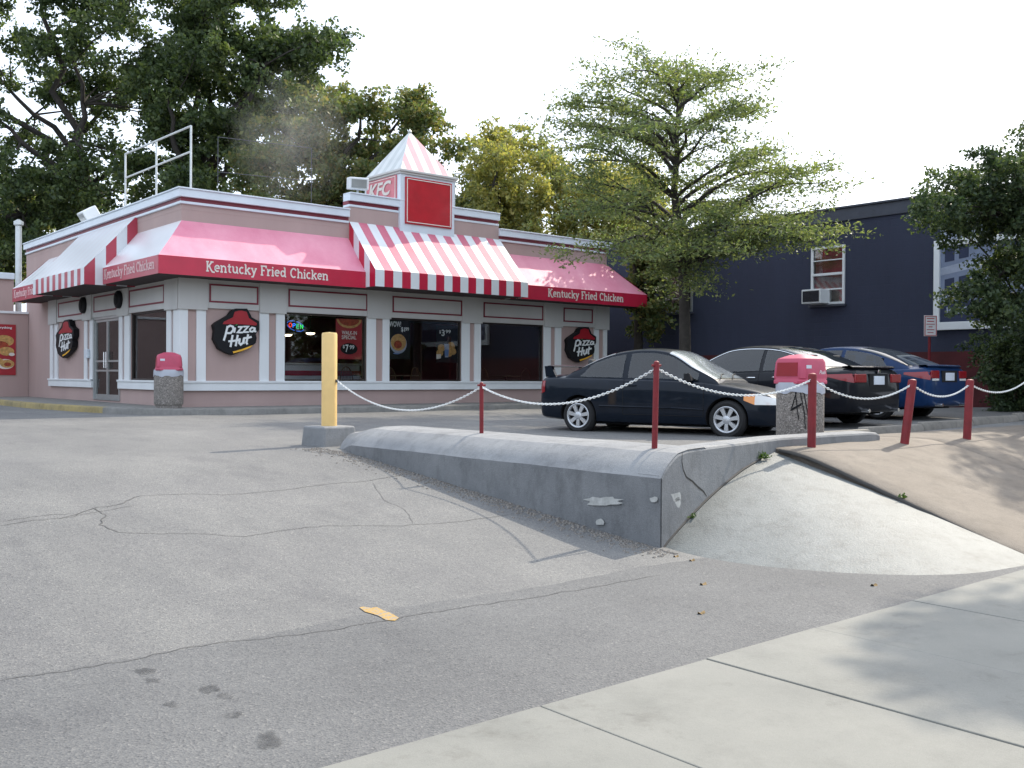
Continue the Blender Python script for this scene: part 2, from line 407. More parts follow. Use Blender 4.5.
# ------------------------------------------------------------------ lettering
def arc(cx, cy, rx, ry, a0, a1, n=9):
    return [(cx+rx*math.cos(rad(a0+(a1-a0)*i/n)), cy+ry*math.sin(rad(a0+(a1-a0)*i/n))) for i in range(n+1)]
SLAB = {
 'K': (.86, [[(.14,0),(.14,1)],[(.2,.42),(.62,1)],[(.32,.6),(.5,.2),(.68,-.08),(.95,-.1)],[(0,0),(.3,0)],[(0,1),(.3,1)],[(.46,1),(.8,1)]]),
 'e': (.64, [[(.1,.36),(.54,.36)]+arc(.32,.34,.24,.32,5,310,11)]),
 'n': (.76, [[(.14,0),(.14,.66)],[(.14,.42)]+arc(.36,.42,.22,.22,150,0,6)+[(.58,0)],[(0,0),(.28,0)],[(.44,0),(.72,0)],[(0,.66),(.14,.66)]]),
 't': (.48, [[(.2,.92),(.2,.18)]+arc(.34,.18,.14,.16,190,300,4),[(.02,.64),(.42,.64)]]),
 'u': (.76, [[(.14,.66),(.14,.24)]+arc(.35,.24,.21,.22,185,350,6)+[(.56,.3)],[(.58,.66),(.58,0)],[(0,.66),(.14,.66)],[(.44,.66),(.58,.66)],[(.58,0),(.72,0)]]),
 'c': (.6, [arc(.32,.33,.24,.33,50,315,10)]),
 'k': (.72, [[(.14,0),(.14,1)],[(.2,.3),(.52,.64)],[(.3,.42),(.58,.02)],[(0,0),(.28,0)],[(0,1),(.14,1)],[(.4,.64),(.66,.64)],[(.48,0),(.72,0)]]),
 'y': (.66, [[(.12,.64),(.34,.05)],[(.56,.64),(.24,-.28),(.04,-.3)],[(0,.64),(.24,.64)],[(.44,.64),(.68,.64)]]),
 'F': (.7, [[(.14,0),(.14,1)],[(0,1),(.64,1),(.64,.78)],[(.2,.52),(.46,.52)],[(0,0),(.3,0)]]),
 'r': (.52, [[(.14,0),(.14,.66)],[(.16,.42),(.3,.62),(.46,.62)],[(0,0),(.3,0)],[(0,.66),(.14,.66)]]),
 'i': (.32, [[(.14,0),(.14,.66)],[(.14,.84),(.14,1)],[(0,0),(.28,0)],[(0,.66),(.14,.66)]]),
 'd': (.76, [arc(.33,.33,.22,.31,25,335,10),[(.58,0),(.58,1)],[(.44,1),(.58,1)],[(.58,0),(.72,0)]]),
 'C': (.82, [arc(.42,.5,.34,.5,48,312,12),[(.66,.98),(.66,.76)]]),
 'h': (.76, [[(.14,0),(.14,1)],[(.14,.42)]+arc(.36,.42,.22,.22,150,0,6)+[(.58,0)],[(0,0),(.28,0)],[(.44,0),(.72,0)],[(0,1),(.14,1)]]),
 ' ': (.4, []),
}
def slab_text(mb, text, fn, x0, y0, width, height, d, m=0, th=.155):
    tot = sum(SLAB[c][0]+.04 for c in text); sx = width/tot; x = 0; k = 0
    for c in text:
        w, st = SLAB[c]
        for s_ in st:
            k += 1; e = .0004*(k % 9)
            g = lambda a, b, dd, x=x: fn(x0+(x+a)*sx, y0+b*height, dd)
            mb.ribbon(s_, th, g, 0, d+e, m)
        x += w+.04
_tc = {}
def font_mesh(text, off=0.0, shear=0.0):
    k = (text, off, shear)
    if k in _tc: return _tc[k]
    cu = bpy.data.curves.new('txt', 'FONT'); cu.body = text; cu.size = 1; cu.offset = off; cu.shear = shear; cu.extrude = 0; cu.resolution_u = 4
    o = bpy.data.objects.new('txt', cu); C.objects.link(o)
    dg = bpy.context.evaluated_depsgraph_get(); dg.update()
    me = bpy.data.meshes.new_from_object(o.evaluated_get(dg))
    vs = [(v.co.x, v.co.y) for v in me.vertices]; fs = [list(p.vertices) for p in me.polygons]
    bpy.data.objects.remove(o); bpy.data.meshes.remove(me); bpy.data.curves.remove(cu)
    xs = [v[0] for v in vs]; ys = [v[1] for v in vs]; x0, y0, w, h = min(xs), min(ys), max(xs)-min(xs), max(ys)-min(ys)
    _tc[k] = ([((a-x0)/w, (b-y0)/h) for a, b in vs], fs); return _tc[k]
def put_text(mb, text, fn, x0, y0, w, h, d, m=0, off=.01, shear=0):
    vs, fs = font_mesh(text, off, shear)
    mb.add([fn(x0+a*w, y0+b*h, d) for a, b in vs], fs, m)

# ================================================================== THE SETTING
def frange(a, b, n): return [a+(b-a)*i/n for i in range(n+1)]
us = frange(-70, -12, 8) + frange(-11.5, 6.35, 36) + [6.85] + frange(7.3, 26, 36)[0:] + frange(30, 90, 6)
vs_ = frange(3.45, 5.9, 10) + frange(6.1, 14, 32)[0:] + frange(14.5, 32, 34) + frange(36, 110, 8)
def sheet(name, keep, g, m, dz=0):
    mb = MB(); idx = {}
    for i in range(len(us)-1):
        for j in range(len(vs_)-1):
            if not keep((us[i]+us[i+1])/2, (vs_[j]+vs_[j+1])/2): continue
            q = []
            for a, b in ((i,j),(i+1,j),(i+1,j+1),(i,j+1)):
                if (a,b) not in idx: idx[(a,b)] = len(mb.v); mb.v.append((us[a], vs_[b], g(us[a], vs_[b])+dz))
                q.append(idx[(a,b)])
            mb.f.append(q); mb.m.append(0)
    o = mb.build(name, m, smooth=60); return struct(o)
sheet('driveway', lambda u, v: u < 6.85 or v < 5.9, drive, M['asphalt'])
def vface(u): return 5.85 + .2456*(min(u, 9.5)-6.68)
def lotz(u, v):
    rim = (1 - sm(6.9, 8.6, v)) * sm(8.5, 11.8, u)
    z = lot(u, v) * (1-rim) + .742 * rim
    if v < vface(u)+.16 and u < 12.5: return -.3
    return z - (.2 if v < 7.25 and u > 8.6 else 0)
sheet('parking_lot', lambda u, v: u > 6.85 and v > 5.9, lotz, M['asphalt_lot'])
g = MB(); g.box(-400, 400, -400, 400, -1.2, -.35); g.build('ground', M['dirt'])['kind'] = 'structure'
g = MB(); g.box(-120, 140, -11, -1.2, -.4, -.12); struct(g.build('road', M['asphalt_lot']))
g = MB(); g.box(-120, 140, -1.2, -1.02, -.4, -.01); struct(bev(g.build('kerb', M['kerb']), .02))
g = MB(); g.box(-120, 140, -1.02, 1.43, -.4, -.02); struct(g.build('verge', M['dirt']))
# sidewalk slabs
sw = MB(); j = [-60, -30, -15, -7, -3.9, -1.7, -.5, .7, 1.88, 3.09, 4.31, 5.36, 6.55, 7.75, 8.95, 10.15, 11.35, 12.55, 13.75, 15, 16.2, 17.4, 20, 25, 30, 40, 60, 90]
rs = random.Random(3)
for a, b in zip(j, j[1:]):
    t = rs.uniform(-.003, .003); sw.box(a+.0028, b-.0028, 1.44, 3.445, -.2, .012+t)
o = struct(bev(sw.build('sidewalk', M['sidewalk']), .006, 2))
g = MB(); g.box(-60, 90, 1.45, 3.44, -.2, -.008); struct(g.build('joint_bed', M['joint']))

# embankment: pale flare and beige slabs
T = [(6.66,-.02),(6.8,.065),(7.0,.15),(7.25,.245),(7.6,.37),(8.0,.49),(8.45,.60),(8.9,.675),(9.3,.735)]
B = [(6.63,5.84),(6.655,5.5),(6.70,5.22),(6.80,4.88),(6.95,4.53),(7.16,4.18),(7.5,3.83),(8.0,3.58),(8.86,3.46)]
rows = []
for (u, z), (bu, bv) in zip(T, B):
    row = []
    for k in range(15):
        t = k/14; tv = vface(u)+.02
        k2 = math.sin(PI*t)
        row.append((u*(1-t)+bu*t, tv*(1-t)+bv*t, z*(1-t)-.012*t + .03*z*k2*sm(7.6,9.2,u)*(1-.3*t)))
    rows.append(row)
def cr(rows, n):   # Catmull-Rom along the first index
    out = []
    for i in range(len(rows)-1):
        p0, p1, p2, p3 = rows[max(i-1,0)], rows[i], rows[i+1], rows[min(i+2,len(rows)-1)]
        for k in range(n):
            t = k/n
            out.append([tuple(.5*((2*b[q])+(-a[q]+c[q])*t+(2*a[q]-5*b[q]+4*c[q]-d[q])*t*t+(-a[q]+3*b[q]-3*c[q]+d[q])*t**3) for q in range(len(a))) for a, b, c, d in zip(p0,p1,p2,p3)])
    out.append(rows[-1]); return out
fan = MB(); fan.grid(cr(rows, 4)); struct(fan.build('concrete_flare', M['fan'], smooth=60))
prof = [(3.46,-.02),(3.6,.02),(3.9,.095),(4.5,.275),(5.2,.485),(5.8,.66),(6.15,.745),(6.4,.772),(7.0,.768),(7.5,.742),(8.0,.60)]
def slope_z(v):
    for (a, za), (b, zb) in zip(prof, prof[1:]):
        if v <= b: return za+(zb-za)*clip((v-a)/(b-a),0,1)
    return prof[-1][1]
sl = MB(); edges = [None, 12.4, 15.6, 18.8, 22, 25.2, 28.4, 31.6, 40, 60]
pf = cr([[p] for p in prof], 4); pf = [r[0] for r in pf]
for k in range(len(edges)-1):
    rws = []
    for v, z in pf:
        a = (8.92+.40*clip((v-3.46)/3,0,1.2) if edges[k] is None else edges[k]+.006); b = edges[k+1]-.006
        rws.append([(a,v,-.4),(a,v,z-.012),(a+.015,v,z)] + [(a+(b-a)*q/8,v,z+.006*math.sin(q*2+v*2+k)) for q in range(1,8)] + [(b-.015,v,z),(b,v,z-.012),(b,v,-.4)])
    sl.grid(rws)
struct(sl.build('embankment_slab', M['slab'], smooth=50))
# dirt-filled seam between flare and slab
sm_ = MB(); pts = []
for k in range(23):
    t = k/22; v = 6.42+(3.5-6.42)*t; pts.append((8.9+.40*clip((v-3.46)/3,0,1.2)-.012+.008*math.sin(k*2.3), v, slope_z(v)-.022))
sm_.tube(pts, .02, 6); struct(sm_.build('seam', M['joint'], smooth=60))

jt = MB(); jt.tube([(u, vface(u)-.004, z+.004) for u, z in T[:-1]], .013, 6); struct(jt.build('joint_dirt', M['joint'], smooth=60))
# low retaining wall
def wtop(u):
    pr = [(6.68,.65),(6.80,.755),(6.98,.852),(7.2,.878),(7.3,.88),(60,.88)]
    for (a, za), (b, zb) in zip(pr, pr[1:]):
        if u <= b: return za+(zb-za)*(u-a)/(b-a)
rw = MB()
sec = [(6.68,-.3),(6.68,.1),(6.68,.3),(6.68,.5)] + [(u, wtop(u)) for u in (6.68,6.74,6.80,6.86,6.93,7.0,7.08,7.2,7.4,7.55)] + [(7.59,.86),(7.60,.82),(7.60,.3)]
rows = []
rg0 = random.Random(5)
for k in range(30):
    t = k/29; row = []
    for i, (u, z) in enumerate(sec):
        v = (vface(u)+.004)*t + 11.75*(1-t)
        tap = sm(0, .12, t)                        # rounded nose at the upper end
        uu = 7.08+(u-7.08)*(.55+.45*tap); zz = z if z < .2 else z-(1-tap)*(.10 if z > .6 else .03)
        wob = (.006*math.sin(v*3.1+z*5)+.004*math.sin(v*9+u*4))*sm(0,.05,1-t)
        row.append((uu+wob, v+ (0 if t<1 else 0), zz+wob*.25))
    rows.append(row)
rw.grid(rows); n0 = len(sec); nf = len(rows[0])-1
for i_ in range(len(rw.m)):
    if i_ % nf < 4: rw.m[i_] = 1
rw.f.append(list(range(n0))); rw.m.append(0)
rows = []
for u in [6.70,6.74,6.80,6.86,6.93,7.0,7.08,7.2,7.4,7.7,8,8.3,8.6,9,9.5,10,10.5,11,11.4,11.55,11.6]:
    f = vface(u) + .004*math.sin(u*7); h = wtop(u)+.003 + .0015*math.sin(u*5)
    if u > 11.5: h -= .03*(u-11.5)/.1
    rows.append([(u,f,-.3),(u,f,h-.3 if h-.3>-.2 else -.1),(u,f,h-.03),(u,f+.012,h-.01),(u,f+.035,h),(u,f+.17,h+.002),(u,f+.29,h),(u,f+.315,h-.02),(u,f+.32,.3)])
rw.grid(rows); m0 = len(rw.v)
rw.f.append([m0-9+i for i in range(9)][::-1]); rw.m.append(0)
k0 = m0-9*len(rows); rw.f.append([k0+i for i in range(9)]); rw.m.append(0)
t_wall = thing('retaining_wall', 'low grey concrete retaining wall with a sloping top, turning the corner beside the driveway', 'wall', (6.68, 5.85, 0))
def rel(o, t):
    o.parent = t; o.location = -t.location; return o
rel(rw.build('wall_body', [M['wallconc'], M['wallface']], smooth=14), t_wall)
def on_arm(px, py, off=.004):
    d = ray(px, py); t = (5.85-.2456*6.68)/(d.y-.2456*d.x); p = CAM+d*t; return Vector((p.x, p.y-off, p.z))
def strip(mb, pts, w, m=0, nrm=None):
    for i in range(len(pts)-1):
        a, b = Vector(pts[i]), Vector(pts[i+1]); d = (b-a).normalized(); s = d.cross(nrm).normalized()
        w0 = w*(1 if i else .3); w1 = w*(.9 if i < len(pts)-2 else .2)
        mb.add([a-s*w0/2, a+s*w0/2, b+s*w1/2, b-s*w1/2], [(0,1,2,3)], m)
ck = MB(); strip(ck, [on_arm(x,y) for x,y in [(682,452),(681.5,462),(683,470),(686,477),(692,481),(698,487),(703,491),(707,497)]], .016, 0, Vector((0,1,0)))
rel(ck.build('crack', M['joint']), t_wall)
sc = MB()
def blot(px, py, rx, ry, fn, n=14, seed=0):
    r = random.Random(seed); ps = []
    for k in range(n):
        a = 2*PI*k/n; q = r.uniform(.65, 1.15); ps.append(fn(px+rx*q*math.cos(a), py+ry*q*math.sin(a)))
    sc.add(ps, [list(range(n))])
fw_ = lambda x, y: (lambda p: Vector((6.664, p.y, p.z)))(onu(x, y, 6.68))
blot(604, 501, 20, 5, fw_, 18, 1); blot(601, 522, 4, 4, fw_, 10, 2); blot(655, 499, 4, 3, fw_, 9, 5)
blot(676, 497, 6, 5, on_arm, 12, 3); blot(678, 503, 3.5, 6, on_arm, 10, 4)
rel(sc.build('bare_patch', mat('scuffed_plaster', (.44,.44,.42), .9, var=.2, sc=20)), t_wall)

# cracks, painted dash, stains on the asphalt
def ground_pts(path, dz=.004, sub=4, jit=.012, seed=1):
    r = random.Random(seed); hp = [hit(x, y) for x, y in path]; out = []
    for a, b in zip(hp, hp[1:]):
        for k in range(sub):
            p = a.lerp(b, k/sub); p.x += r.uniform(-jit, jit); p.y += r.uniform(-jit, jit)*1.8; out.append(p)
    out.append(hp[-1])
    for p in out: p.z = drive(p.x, p.y)+dz
    return out
cm = MB()
Z = Vector((0,0,1))
for i, (path, w) in enumerate([
    ([(0,526),(30,521),(60,519),(98,508),(118,505),(140,496),(190,494),(225,495),(270,492),(330,484),(370,481),(404,474)], .009),
    ([(92,508),(105,515),(100,525),(118,532),(150,534),(200,534),(245,537),(300,528),(330,526),(400,526),(450,523),(515,514)], .008),
    ([(0,522),(40,516),(70,514)], .008), ([(60,519),(92,513),(140,505)], .007),
    ([(372,482),(383,500),(405,510),(413,524)], .005), 
    
    ([(0,682),(60,672),(120,662),(180,650),(240,641),(300,635),(350,627),(420,615),(470,607),(520,600),(590,588),(662,575)], .007)]):
    strip(cm, ground_pts(path, seed=i, jit=.010, sub=5), w, 0, Z)
struct(cm.build('asphalt_crack', M['crack']))
dm = MB(); dash = [(359,608),(364,607.6),(371,608.5),(377,608),(384,611.5),(391,614),(399,618.6),(395,621.5),(386,621),(379,617),(372,614.5),(365,612.8)]
dm.add([(p.x, p.y, drive(p.x,p.y)+.005) for p in (hit(x,y) for x,y in dash)], [list(range(len(dash)))])
ym, nt, b = new_mat('worn_yellow_paint'); o_ = coord(nt)
rr = ramp_node(nt, [(.42, (.34,.21,.06)), (.52, (.42,.27,.08)), (.56, (.24,.21,.18))], noise(nt, o_, 38, 4, .7)); nt.links.new(rr.outputs[0], b.inputs['Base Color']); b.inputs['Roughness'].default_value = .8
struct(dm.build('road_marking', ym))
stm = MB(); rr_ = random.Random(9)
def gblot(px, py, rx, ry, n=16, seed=0):
    r = random.Random(seed); ps = []
    for k in range(n):
        a = 2*PI*k/n; q = r.uniform(.6, 1.1); p = hit(px+rx*q*math.cos(a), py+ry*q*math.sin(a)); ps.append((p.x,p.y,drive(p.x,p.y)+.004+.0004*seed))
    stm.add(ps, [list(range(n))])
for k, (x,y,rx,ry) in enumerate([(145,672,11,4),(152,681,9,3),(208,690,11,4.5),(225,697,11,4),(232,716,12,4),(172,705,9,3),(268,742,14,12)]): gblot(x,y,rx,ry,18,k)
sm2, nt, b = new_mat('oil_stain'); g_ = nt.nodes.new('ShaderNodeMixShader'); tb = nt.nodes.new('ShaderNodeBsdfTransparent')
b.inputs['Base Color'].default_value = (.05,.05,.052,1); b.inputs['Roughness'].default_value = .7
rr = ramp_node(nt, [(.35,(0,0,0)),(.75,(.75,.75,.75))], noise(nt, coord(nt), 9, 6, .7)); nt.links.new(rr.outputs[0], g_.inputs[0])
nt.links.new(tb.outputs[0], g_.inputs[1]); nt.links.new(b.outputs[0], g_.inputs[2]); nt.links.new(g_.outputs[0], nt.nodes['Material Output'].inputs[0])
struct(stm.build('oil_stain', sm2))
# grit along the foot of the wall
gm = MB(); rg_ = random.Random(21)
for k in range(1500):
    v = rg_.uniform(5.6, 11.9); u = 6.66-abs(rg_.gauss(0, .16))-.01; s = rg_.uniform(.006,.018); z = drive(u,v)
    gm.hexa([(u-s,v-s,z-.003),(u+s,v-s*.7,z-.003),(u+s*.8,v+s,z-.003),(u-s,v+s*.8,z-.003),(u-s*.5,v-s*.5,z+s*.7),(u+s*.4,v-s*.4,z+s*.8),(u+s*.4,v+s*.5,z+s*.6),(u-s*.5,v+s*.4,z+s*.7)])
tag(gm.build('gravel', mat('gravel_grit', (.20,.18,.16), .9, var=.5, sc=60)), 'loose grit and gravel gathered along the foot of the wall', 'gravel', kind='stuff')
# weeds and fallen leaves
def weed(p, n, r, label):
    rg = np.random.default_rng(n); t = thing('weed', label, 'weed', p)
    c = np.asarray(rg.normal(size=(n,3)))*np.array([r, r*.4, r*.45]); c[:,2] = np.abs(c[:,2])
    leaf_mesh('foliage', c, .035, M['weed'], t, n)
weed(on_arm(760,458,.03), 90, .055, 'small green weed growing where the pale flare meets the wall top')
weed(on_arm(690,517,.03), 30, .03, 'tiny weed low in the joint between wall and flare')
w_ = Vector((9.0,4.9,slope_z(4.9))); w_.x = 8.93+.40*clip((4.9-3.46)/3,0,1); weed(w_, 40, .03, 'thin weed sprouting from the seam across the embankment')
lfs = [(701,614,'dry orange leaf on the asphalt before the embankment, nearest of the loose leaves'),(676,557,'dry leaf lying against the foot of the concrete flare'),(703,585,'brown leaf on the asphalt below the flare'),(691,563,'curled leaf beside the wall corner'),(874,586,'tan leaf on the asphalt near the sidewalk edge')]
for k, (x, y, lb) in enumerate(lfs):
    p = hit(x, y) if k != 3 else hit(692, 561); s = .024; r = random.Random(k)
    mb = MB(); pts = [(s*1.3*math.cos(a)*r.uniform(.6,1.1), s*math.sin(a)*r.uniform(.6,1.1), .008+.012*math.cos(2*a)) for a in [2*PI*q/9 for q in range(9)]]
    mb.add([(0,0,.006)]+pts, [(0,i+1,(i+1)%9+1) for i in range(9)])
    tag(mb.build('fallen_leaf', M['fallen'], loc=p), lb, 'leaf', 'dry leaves on the asphalt')

# restaurant walkway and kerb
UL, VF = 8.99, 22.56
outer = [(6.7,46),(6.75,28.5),(6.95,25.6),(7.3,23.3),(7.75,22.1),(8.5,21.3),(9.6,20.95),(12,20.76),(25.2,20.6)]
mb = MB(); poly = outer + [(25.2,23),(UL+.5,23),(UL+.5,46)]
mb.prism([(a,b) for a,b in poly], lambda a,b,d: (a,b,d), .4, .79); struct(mb.build('walkway', M['kerb']))
def kerb_run(pts, name, m):
    mb = MB(); rows = []
    for i, p in enumerate(pts):
        a = Vector(pts[max(i-1,0)]); b_ = Vector(pts[min(i+1,len(pts)-1)]); d = (b_-a).normalized(); n = Vector((-d.y, d.x))  # left of travel = inwards?
        p = Vector(p); o_ = p - n*.0; q = p + n*.16
        z = lot(p.x,p.y)+.135
        rows.append([(o_.x-n.x*.02,o_.y-n.y*.02,.3),(o_.x-n.x*.02,o_.y-n.y*.02,z-.03),(o_.x,o_.y,z),(q.x,q.y,z+.005),(q.x,q.y,.4)])
    mb.grid(rows); return struct(mb.build(name, m, smooth=40))
pp = cr([[p] for p in outer], 5); pp = [r[0] for r in pp]
k1 = [p for p in pp if p[1] >= 22.9]; k2 = [p for p in pp if p[1] <= 23.2]
kerb_run(k1, 'kerb', M['kerby']); kerb_run(k2, 'kerb', M['kerb'])

# ================================================================== THE RESTAURANT
t_r = thing('restaurant', 'single storey pink stucco restaurant with white trim, red awnings and a striped pyramid cupola', 'restaurant', (UL, VF, .6))
def part(mb, name, m, parent=t_r, smooth=None, label=None, bw=None):
    o = mb.build(name, m, smooth=smooth); 
    wl = Vector(); q = parent
    while q: wl += q.location; q = q.parent
    o.parent = parent; o.location = -wl
    if label: o['label'] = label
    if bw: bev(o, bw, 2)
    return o
ff = lambda a, b, d: (a, VF-d, b)          # on the street front: a = u, b = height, d = out of the wall
fl = lambda a, b, d: (UL-d, -a, b)         # on the driveway side: a = -v
UR, VB = 23.05, 35.82
ZB, ZS0, ZS1, ZW1, ZF1 = .5, 1.17, 1.40, 3.12, 3.90
front = [('board',178,187.2),('pink',187.2,195.8),('board',195.8,205.2),('pink',205.2,258.8),('board',258.8,268.2),('pink',268.2,275.4),('board',275.4,284),('win',284,366.2),('board',366.2,375.2),('pink',375.2,382),('board',382,388.7),('win',388.7,461),('board',461,469),('pink',469,473.7),('board',473.7,480),('win',480,543),('board',543,550),('pink',550,554.3),('board',554.3,560.4),('pink',560.4,593),('board',593,598),('pink',598,602.6),('board',602.6,607.5)]
fu = [(k, UL if a == 178 else U(a, VF), UR if b > 607 else U(b, VF)) for k, a, b in front]
left = [('board',51.3,54.2),('pink',54.2,55.8),('board',55.8,58.8),('pink',58.8,85.4),('board',85.4,88.4),('pink',88.4,91),('board',91,94),('door',94,120.4),('board',120.4,123.6),('pink',123.6,125.8),('board',125.8,131),('win',131,168),('board',168,172.6),('pink',172.6,174.8),('board',174.8,178)]
CORN = .222
lv = [(k, V(a, UL), VF if b == 178 else V(b, UL)) for k, a, b in left]
wall = MB()
def wbox(fn, a0, a1, z0, z1, d0, d1, mb):
    P8 = [fn(a0,z0,d0),fn(a1,z0,d0),fn(a1,z0,d1),fn(a0,z0,d1),fn(a0,z1,d0),fn(a1,z1,d0),fn(a1,z1,d1),fn(a0,z1,d1)]
    mb.hexa(P8)
wl_wins = []
# wall bodies
for fn, items, end in ((ff, fu, 'f'), (fl, [(k, -a, -b) for k, a, b in lv], 'l')):
    for k, a, b in items:
        lo = ZW1 if k in ('win', 'door') else ZB
        if k == 'win': wbox(fn, a, b, ZB, ZS1-.02, -.22, 0, wall); wl_wins.append((fn, a, b))
        if k == 'door': wbox(fn, a, b, ZB, .84, -.22, 0, wall)
        lo = lo if k in ('win','door') else ZB
        wbox(fn, a, (b-.222 if fn is fl and abs(b+VF) < .01 else b), lo, 5.4, -.22, 0, wall)
wbox(fl, -VB, lv[0][1]*-1, ZB, 5.4, -.22, 0, wall)
wall.box(UR-.22, UR-.003, VF+.22, VB, ZB, 5.4); wall.box(UL+.22, UR-.22, VB-.22, VB, ZB, 5.4)
part(wall, 'wall', M['pink'])
# parapet strip above (upper 5.4 .. 5.52) and raised centre
pw = MB()
RU0, RU1 = 13.43, 18.49
pw.box(UL-.004, RU0, VF-.004, VF+.26, 5.39, 5.53); pw.box(RU1, UR, VF-.004, VF+.26, 5.39, 5.53)
pw.box(UL-.004, UL+.26, VF+.26, VB, 5.39, 5.53); pw.box(UR-.26, UR, VF+.26, VB, 5.39, 5.53); pw.box(UL+.26, UR-.26, VB-.26, VB, 5.39, 5.53)
pw.box(RU0, RU1, VF-.03, VF+.5, 5.0, 5.96)
part(pw, 'parapet', M['pink'])
def cornice(mb_w, mb_r, fn, a0, a1, z, e0=0, e1=0):
    # thin white bead, red band, stepped white cap;  e0/e1 extend each layer round a corner by its own depth
    for z0, z1, d, mb in ((z-.37,z-.31,.05,mb_w),(z-.31,z-.215,.02,mb_r),(z-.215,z-.035,.10,mb_w),(z-.035,z,.13,mb_w)):
        wbox(fn, a0-(d if e0 else 0), a1+(d if e1 else 0), z0, z1, -.26, d, mb)
cw, cr_ = MB(), MB()
cornice(cw, cr_, ff, UL, RU0, 5.89, 1, 0); cornice(cw, cr_, ff, RU1, UR, 5.89, 0, 1)
cornice(cw, cr_, ff, RU0, RU1, 6.33, 0, 0)
cornice(cw, cr_, fl, -VB, -VF-.262, 5.888, 0, 0)
part(cw, 'cornice', M['cornice'], bw=.008); part(cr_, 'cornice_band', M['maroon'])
rf = MB(); rf.box(UL+.27, UR-.27, VF+.27, VB-.27, 5.2, 5.45); part(rf, 'roof', M['roofing'])
# boards, sill, frieze
for fn, items in ((ff, fu), (fl, [(k, -a, -b) for k, a, b in lv])):
    for k, a, b in items:
        if k == 'board':
            m_ = MB(); a_, b_ = a, b
            if fn is ff and abs(a-UL) < .02: a_ = a-.045
            wbox(fn, a_, b_, ZS1, ZW1, 0, .045, m_); part(m_, 'trim_board', M['white'], bw=.006)
for fn, a0, a1 in ((ff, UL-.075, UR+.02), (fl, -lv[11][2]-.0, -VF-.001)):
    pass
sl_ = MB(); wbox(ff, UL-.08, UR+.03, ZS0, ZS1, 0, .08, sl_); wbox(ff, UL-.10, UR+.05, ZS1-.045, ZS1+.004, .003, .105, sl_)
lw0 = -lv[8][1]          # right of the door
wbox(fl, lw0, -VF-.002, ZS0, ZS1, 0, .078, sl_); wbox(fl, lw0, -VF-.002, ZS1-.045, ZS1+.003, .003, .103, sl_)
wbox(fl, -lv[0][1]-.05, -lv[6][2], ZS0, ZS1, 0, .078, sl_); wbox(fl, -lv[0][1]-.06, -lv[6][2], ZS1-.045, ZS1+.003, .003, .103, sl_)
part(sl_, 'sill', M['white'], bw=.006)
fz = MB(); wbox(ff, UL-.06, UR+.04, ZW1, ZF1, 0, .06, fz); wbox(fl, -lv[0][1]-.05, -VF-.001, ZW1, ZF1, 0, .058, fz)
for k, a, b in fu:     # slightly proud pilaster blocks over the boards
    pass
piers = [(fu[4][1], fu[6][2]), (fu[8][1], fu[10][2]), (fu[12][1], fu[14][2]), (fu[16][1], fu[18][2])]
for a, b in piers: wbox(ff, a-.02, b+.02, ZW1-.05, ZF1, .055, .10, fz)
wbox(ff, UL-.098, fu[2][2]+.02, ZW1-.05, ZF1, .055, .10, fz); wbox(ff, fu[20][1]-.02, UR+.05, ZW1-.05, ZF1, .055, .10, fz)
for i in ((0,2),(4,6),(8,10),(12,14)): wbox(fl, -lv[i[0]][1]-.02, -lv[i[1]][2]+(.02 if i[0]<12 else -.002), ZW1-.05, ZF1, .053, .097, fz)
part(fz, 'frieze', M['frieze'], bw=.006)
def outline(mb, fn, a0, a1, z0, z1, d, w=.045):
    wbox(fn, a0, a1, z1-w, z1, d, d+.014, mb); wbox(fn, a0, a1, z0, z0+w, d, d+.014, mb)
    wbox(fn, a0, a0+w, z0+w, z1-w, d, d+.014, mb); wbox(fn, a1-w, a1, z0+w, z1-w, d, d+.014, mb)
for a, b in ((208,257),(287,366),(391,460.5),(482,541.5),(562,591)):
    m_ = MB(); outline(m_, ff, U(a,VF), U(b,VF), 3.26, 3.70, .061, .04); part(m_, 'frieze_panel', M['maroon'])
for a, b in ((60.5,86),(96,118.5),(131.5,166.5)):
    m_ = MB(); outline(m_, fl, -V(a,UL), -V(b,UL), 3.26, 3.70, .059, .04); part(m_, 'frieze_panel', M['maroon'])
# windows
for fn, a, b in wl_wins:
    fr = MB(); w = .045
    wbox(fn, a, b, ZS1-.02, ZS1+w, -.10, -.02, fr); wbox(fn, a, b, ZW1-w, ZW1, -.10, -.02, fr)
    wbox(fn, a, a+w, ZS1+w, ZW1-w, -.10, -.02, fr); wbox(fn, b-w, b, ZS1+w, ZW1-w, -.10, -.02, fr)
    f_ = part(fr, 'window', mat('bronze_frame', (.05,.04,.035), .4, .5), bw=.004)
    gl = MB(); wbox(fn, a+w, b-w, ZS1+w, ZW1-w, -.066, -.06, gl); part(gl, 'pane', M['glass'], f_)
# double door
da, db = -lv[7][1], -lv[7][2]
dr = MB(); w = .07
wbox(fl, da, da+w, .84, ZW1, -.1, .03, dr); wbox(fl, db-w, db, .84, ZW1, -.1, .03, dr); wbox(fl, da+w, db-w, ZW1-w, ZW1, -.1, .03, dr); wbox(fl, da+w, db-w, .84, .87, -.1, .03, dr)
door = part(dr, 'door', M['alu'], bw=.005)
mid = (da+db)/2
for a, b in ((da+w+.005, mid-.005), (mid+.005, db-w-.005)):
    lf = MB(); s = .06; z0, z1 = .875, ZW1-w-.005
    wbox(fl, a, a+s, z0, z1, -.06, -.01, lf); wbox(fl, b-s, b, z0, z1, -.06, -.01, lf)
    for q0, q1 in ((z0,z0+.12),(z1-s,z1),(1.62,1.67),(1.88,1.93)): wbox(fl, a+s, b-s, q0, q1, -.06, -.01, lf)
    part(lf, 'door_leaf', M['alu'], door)
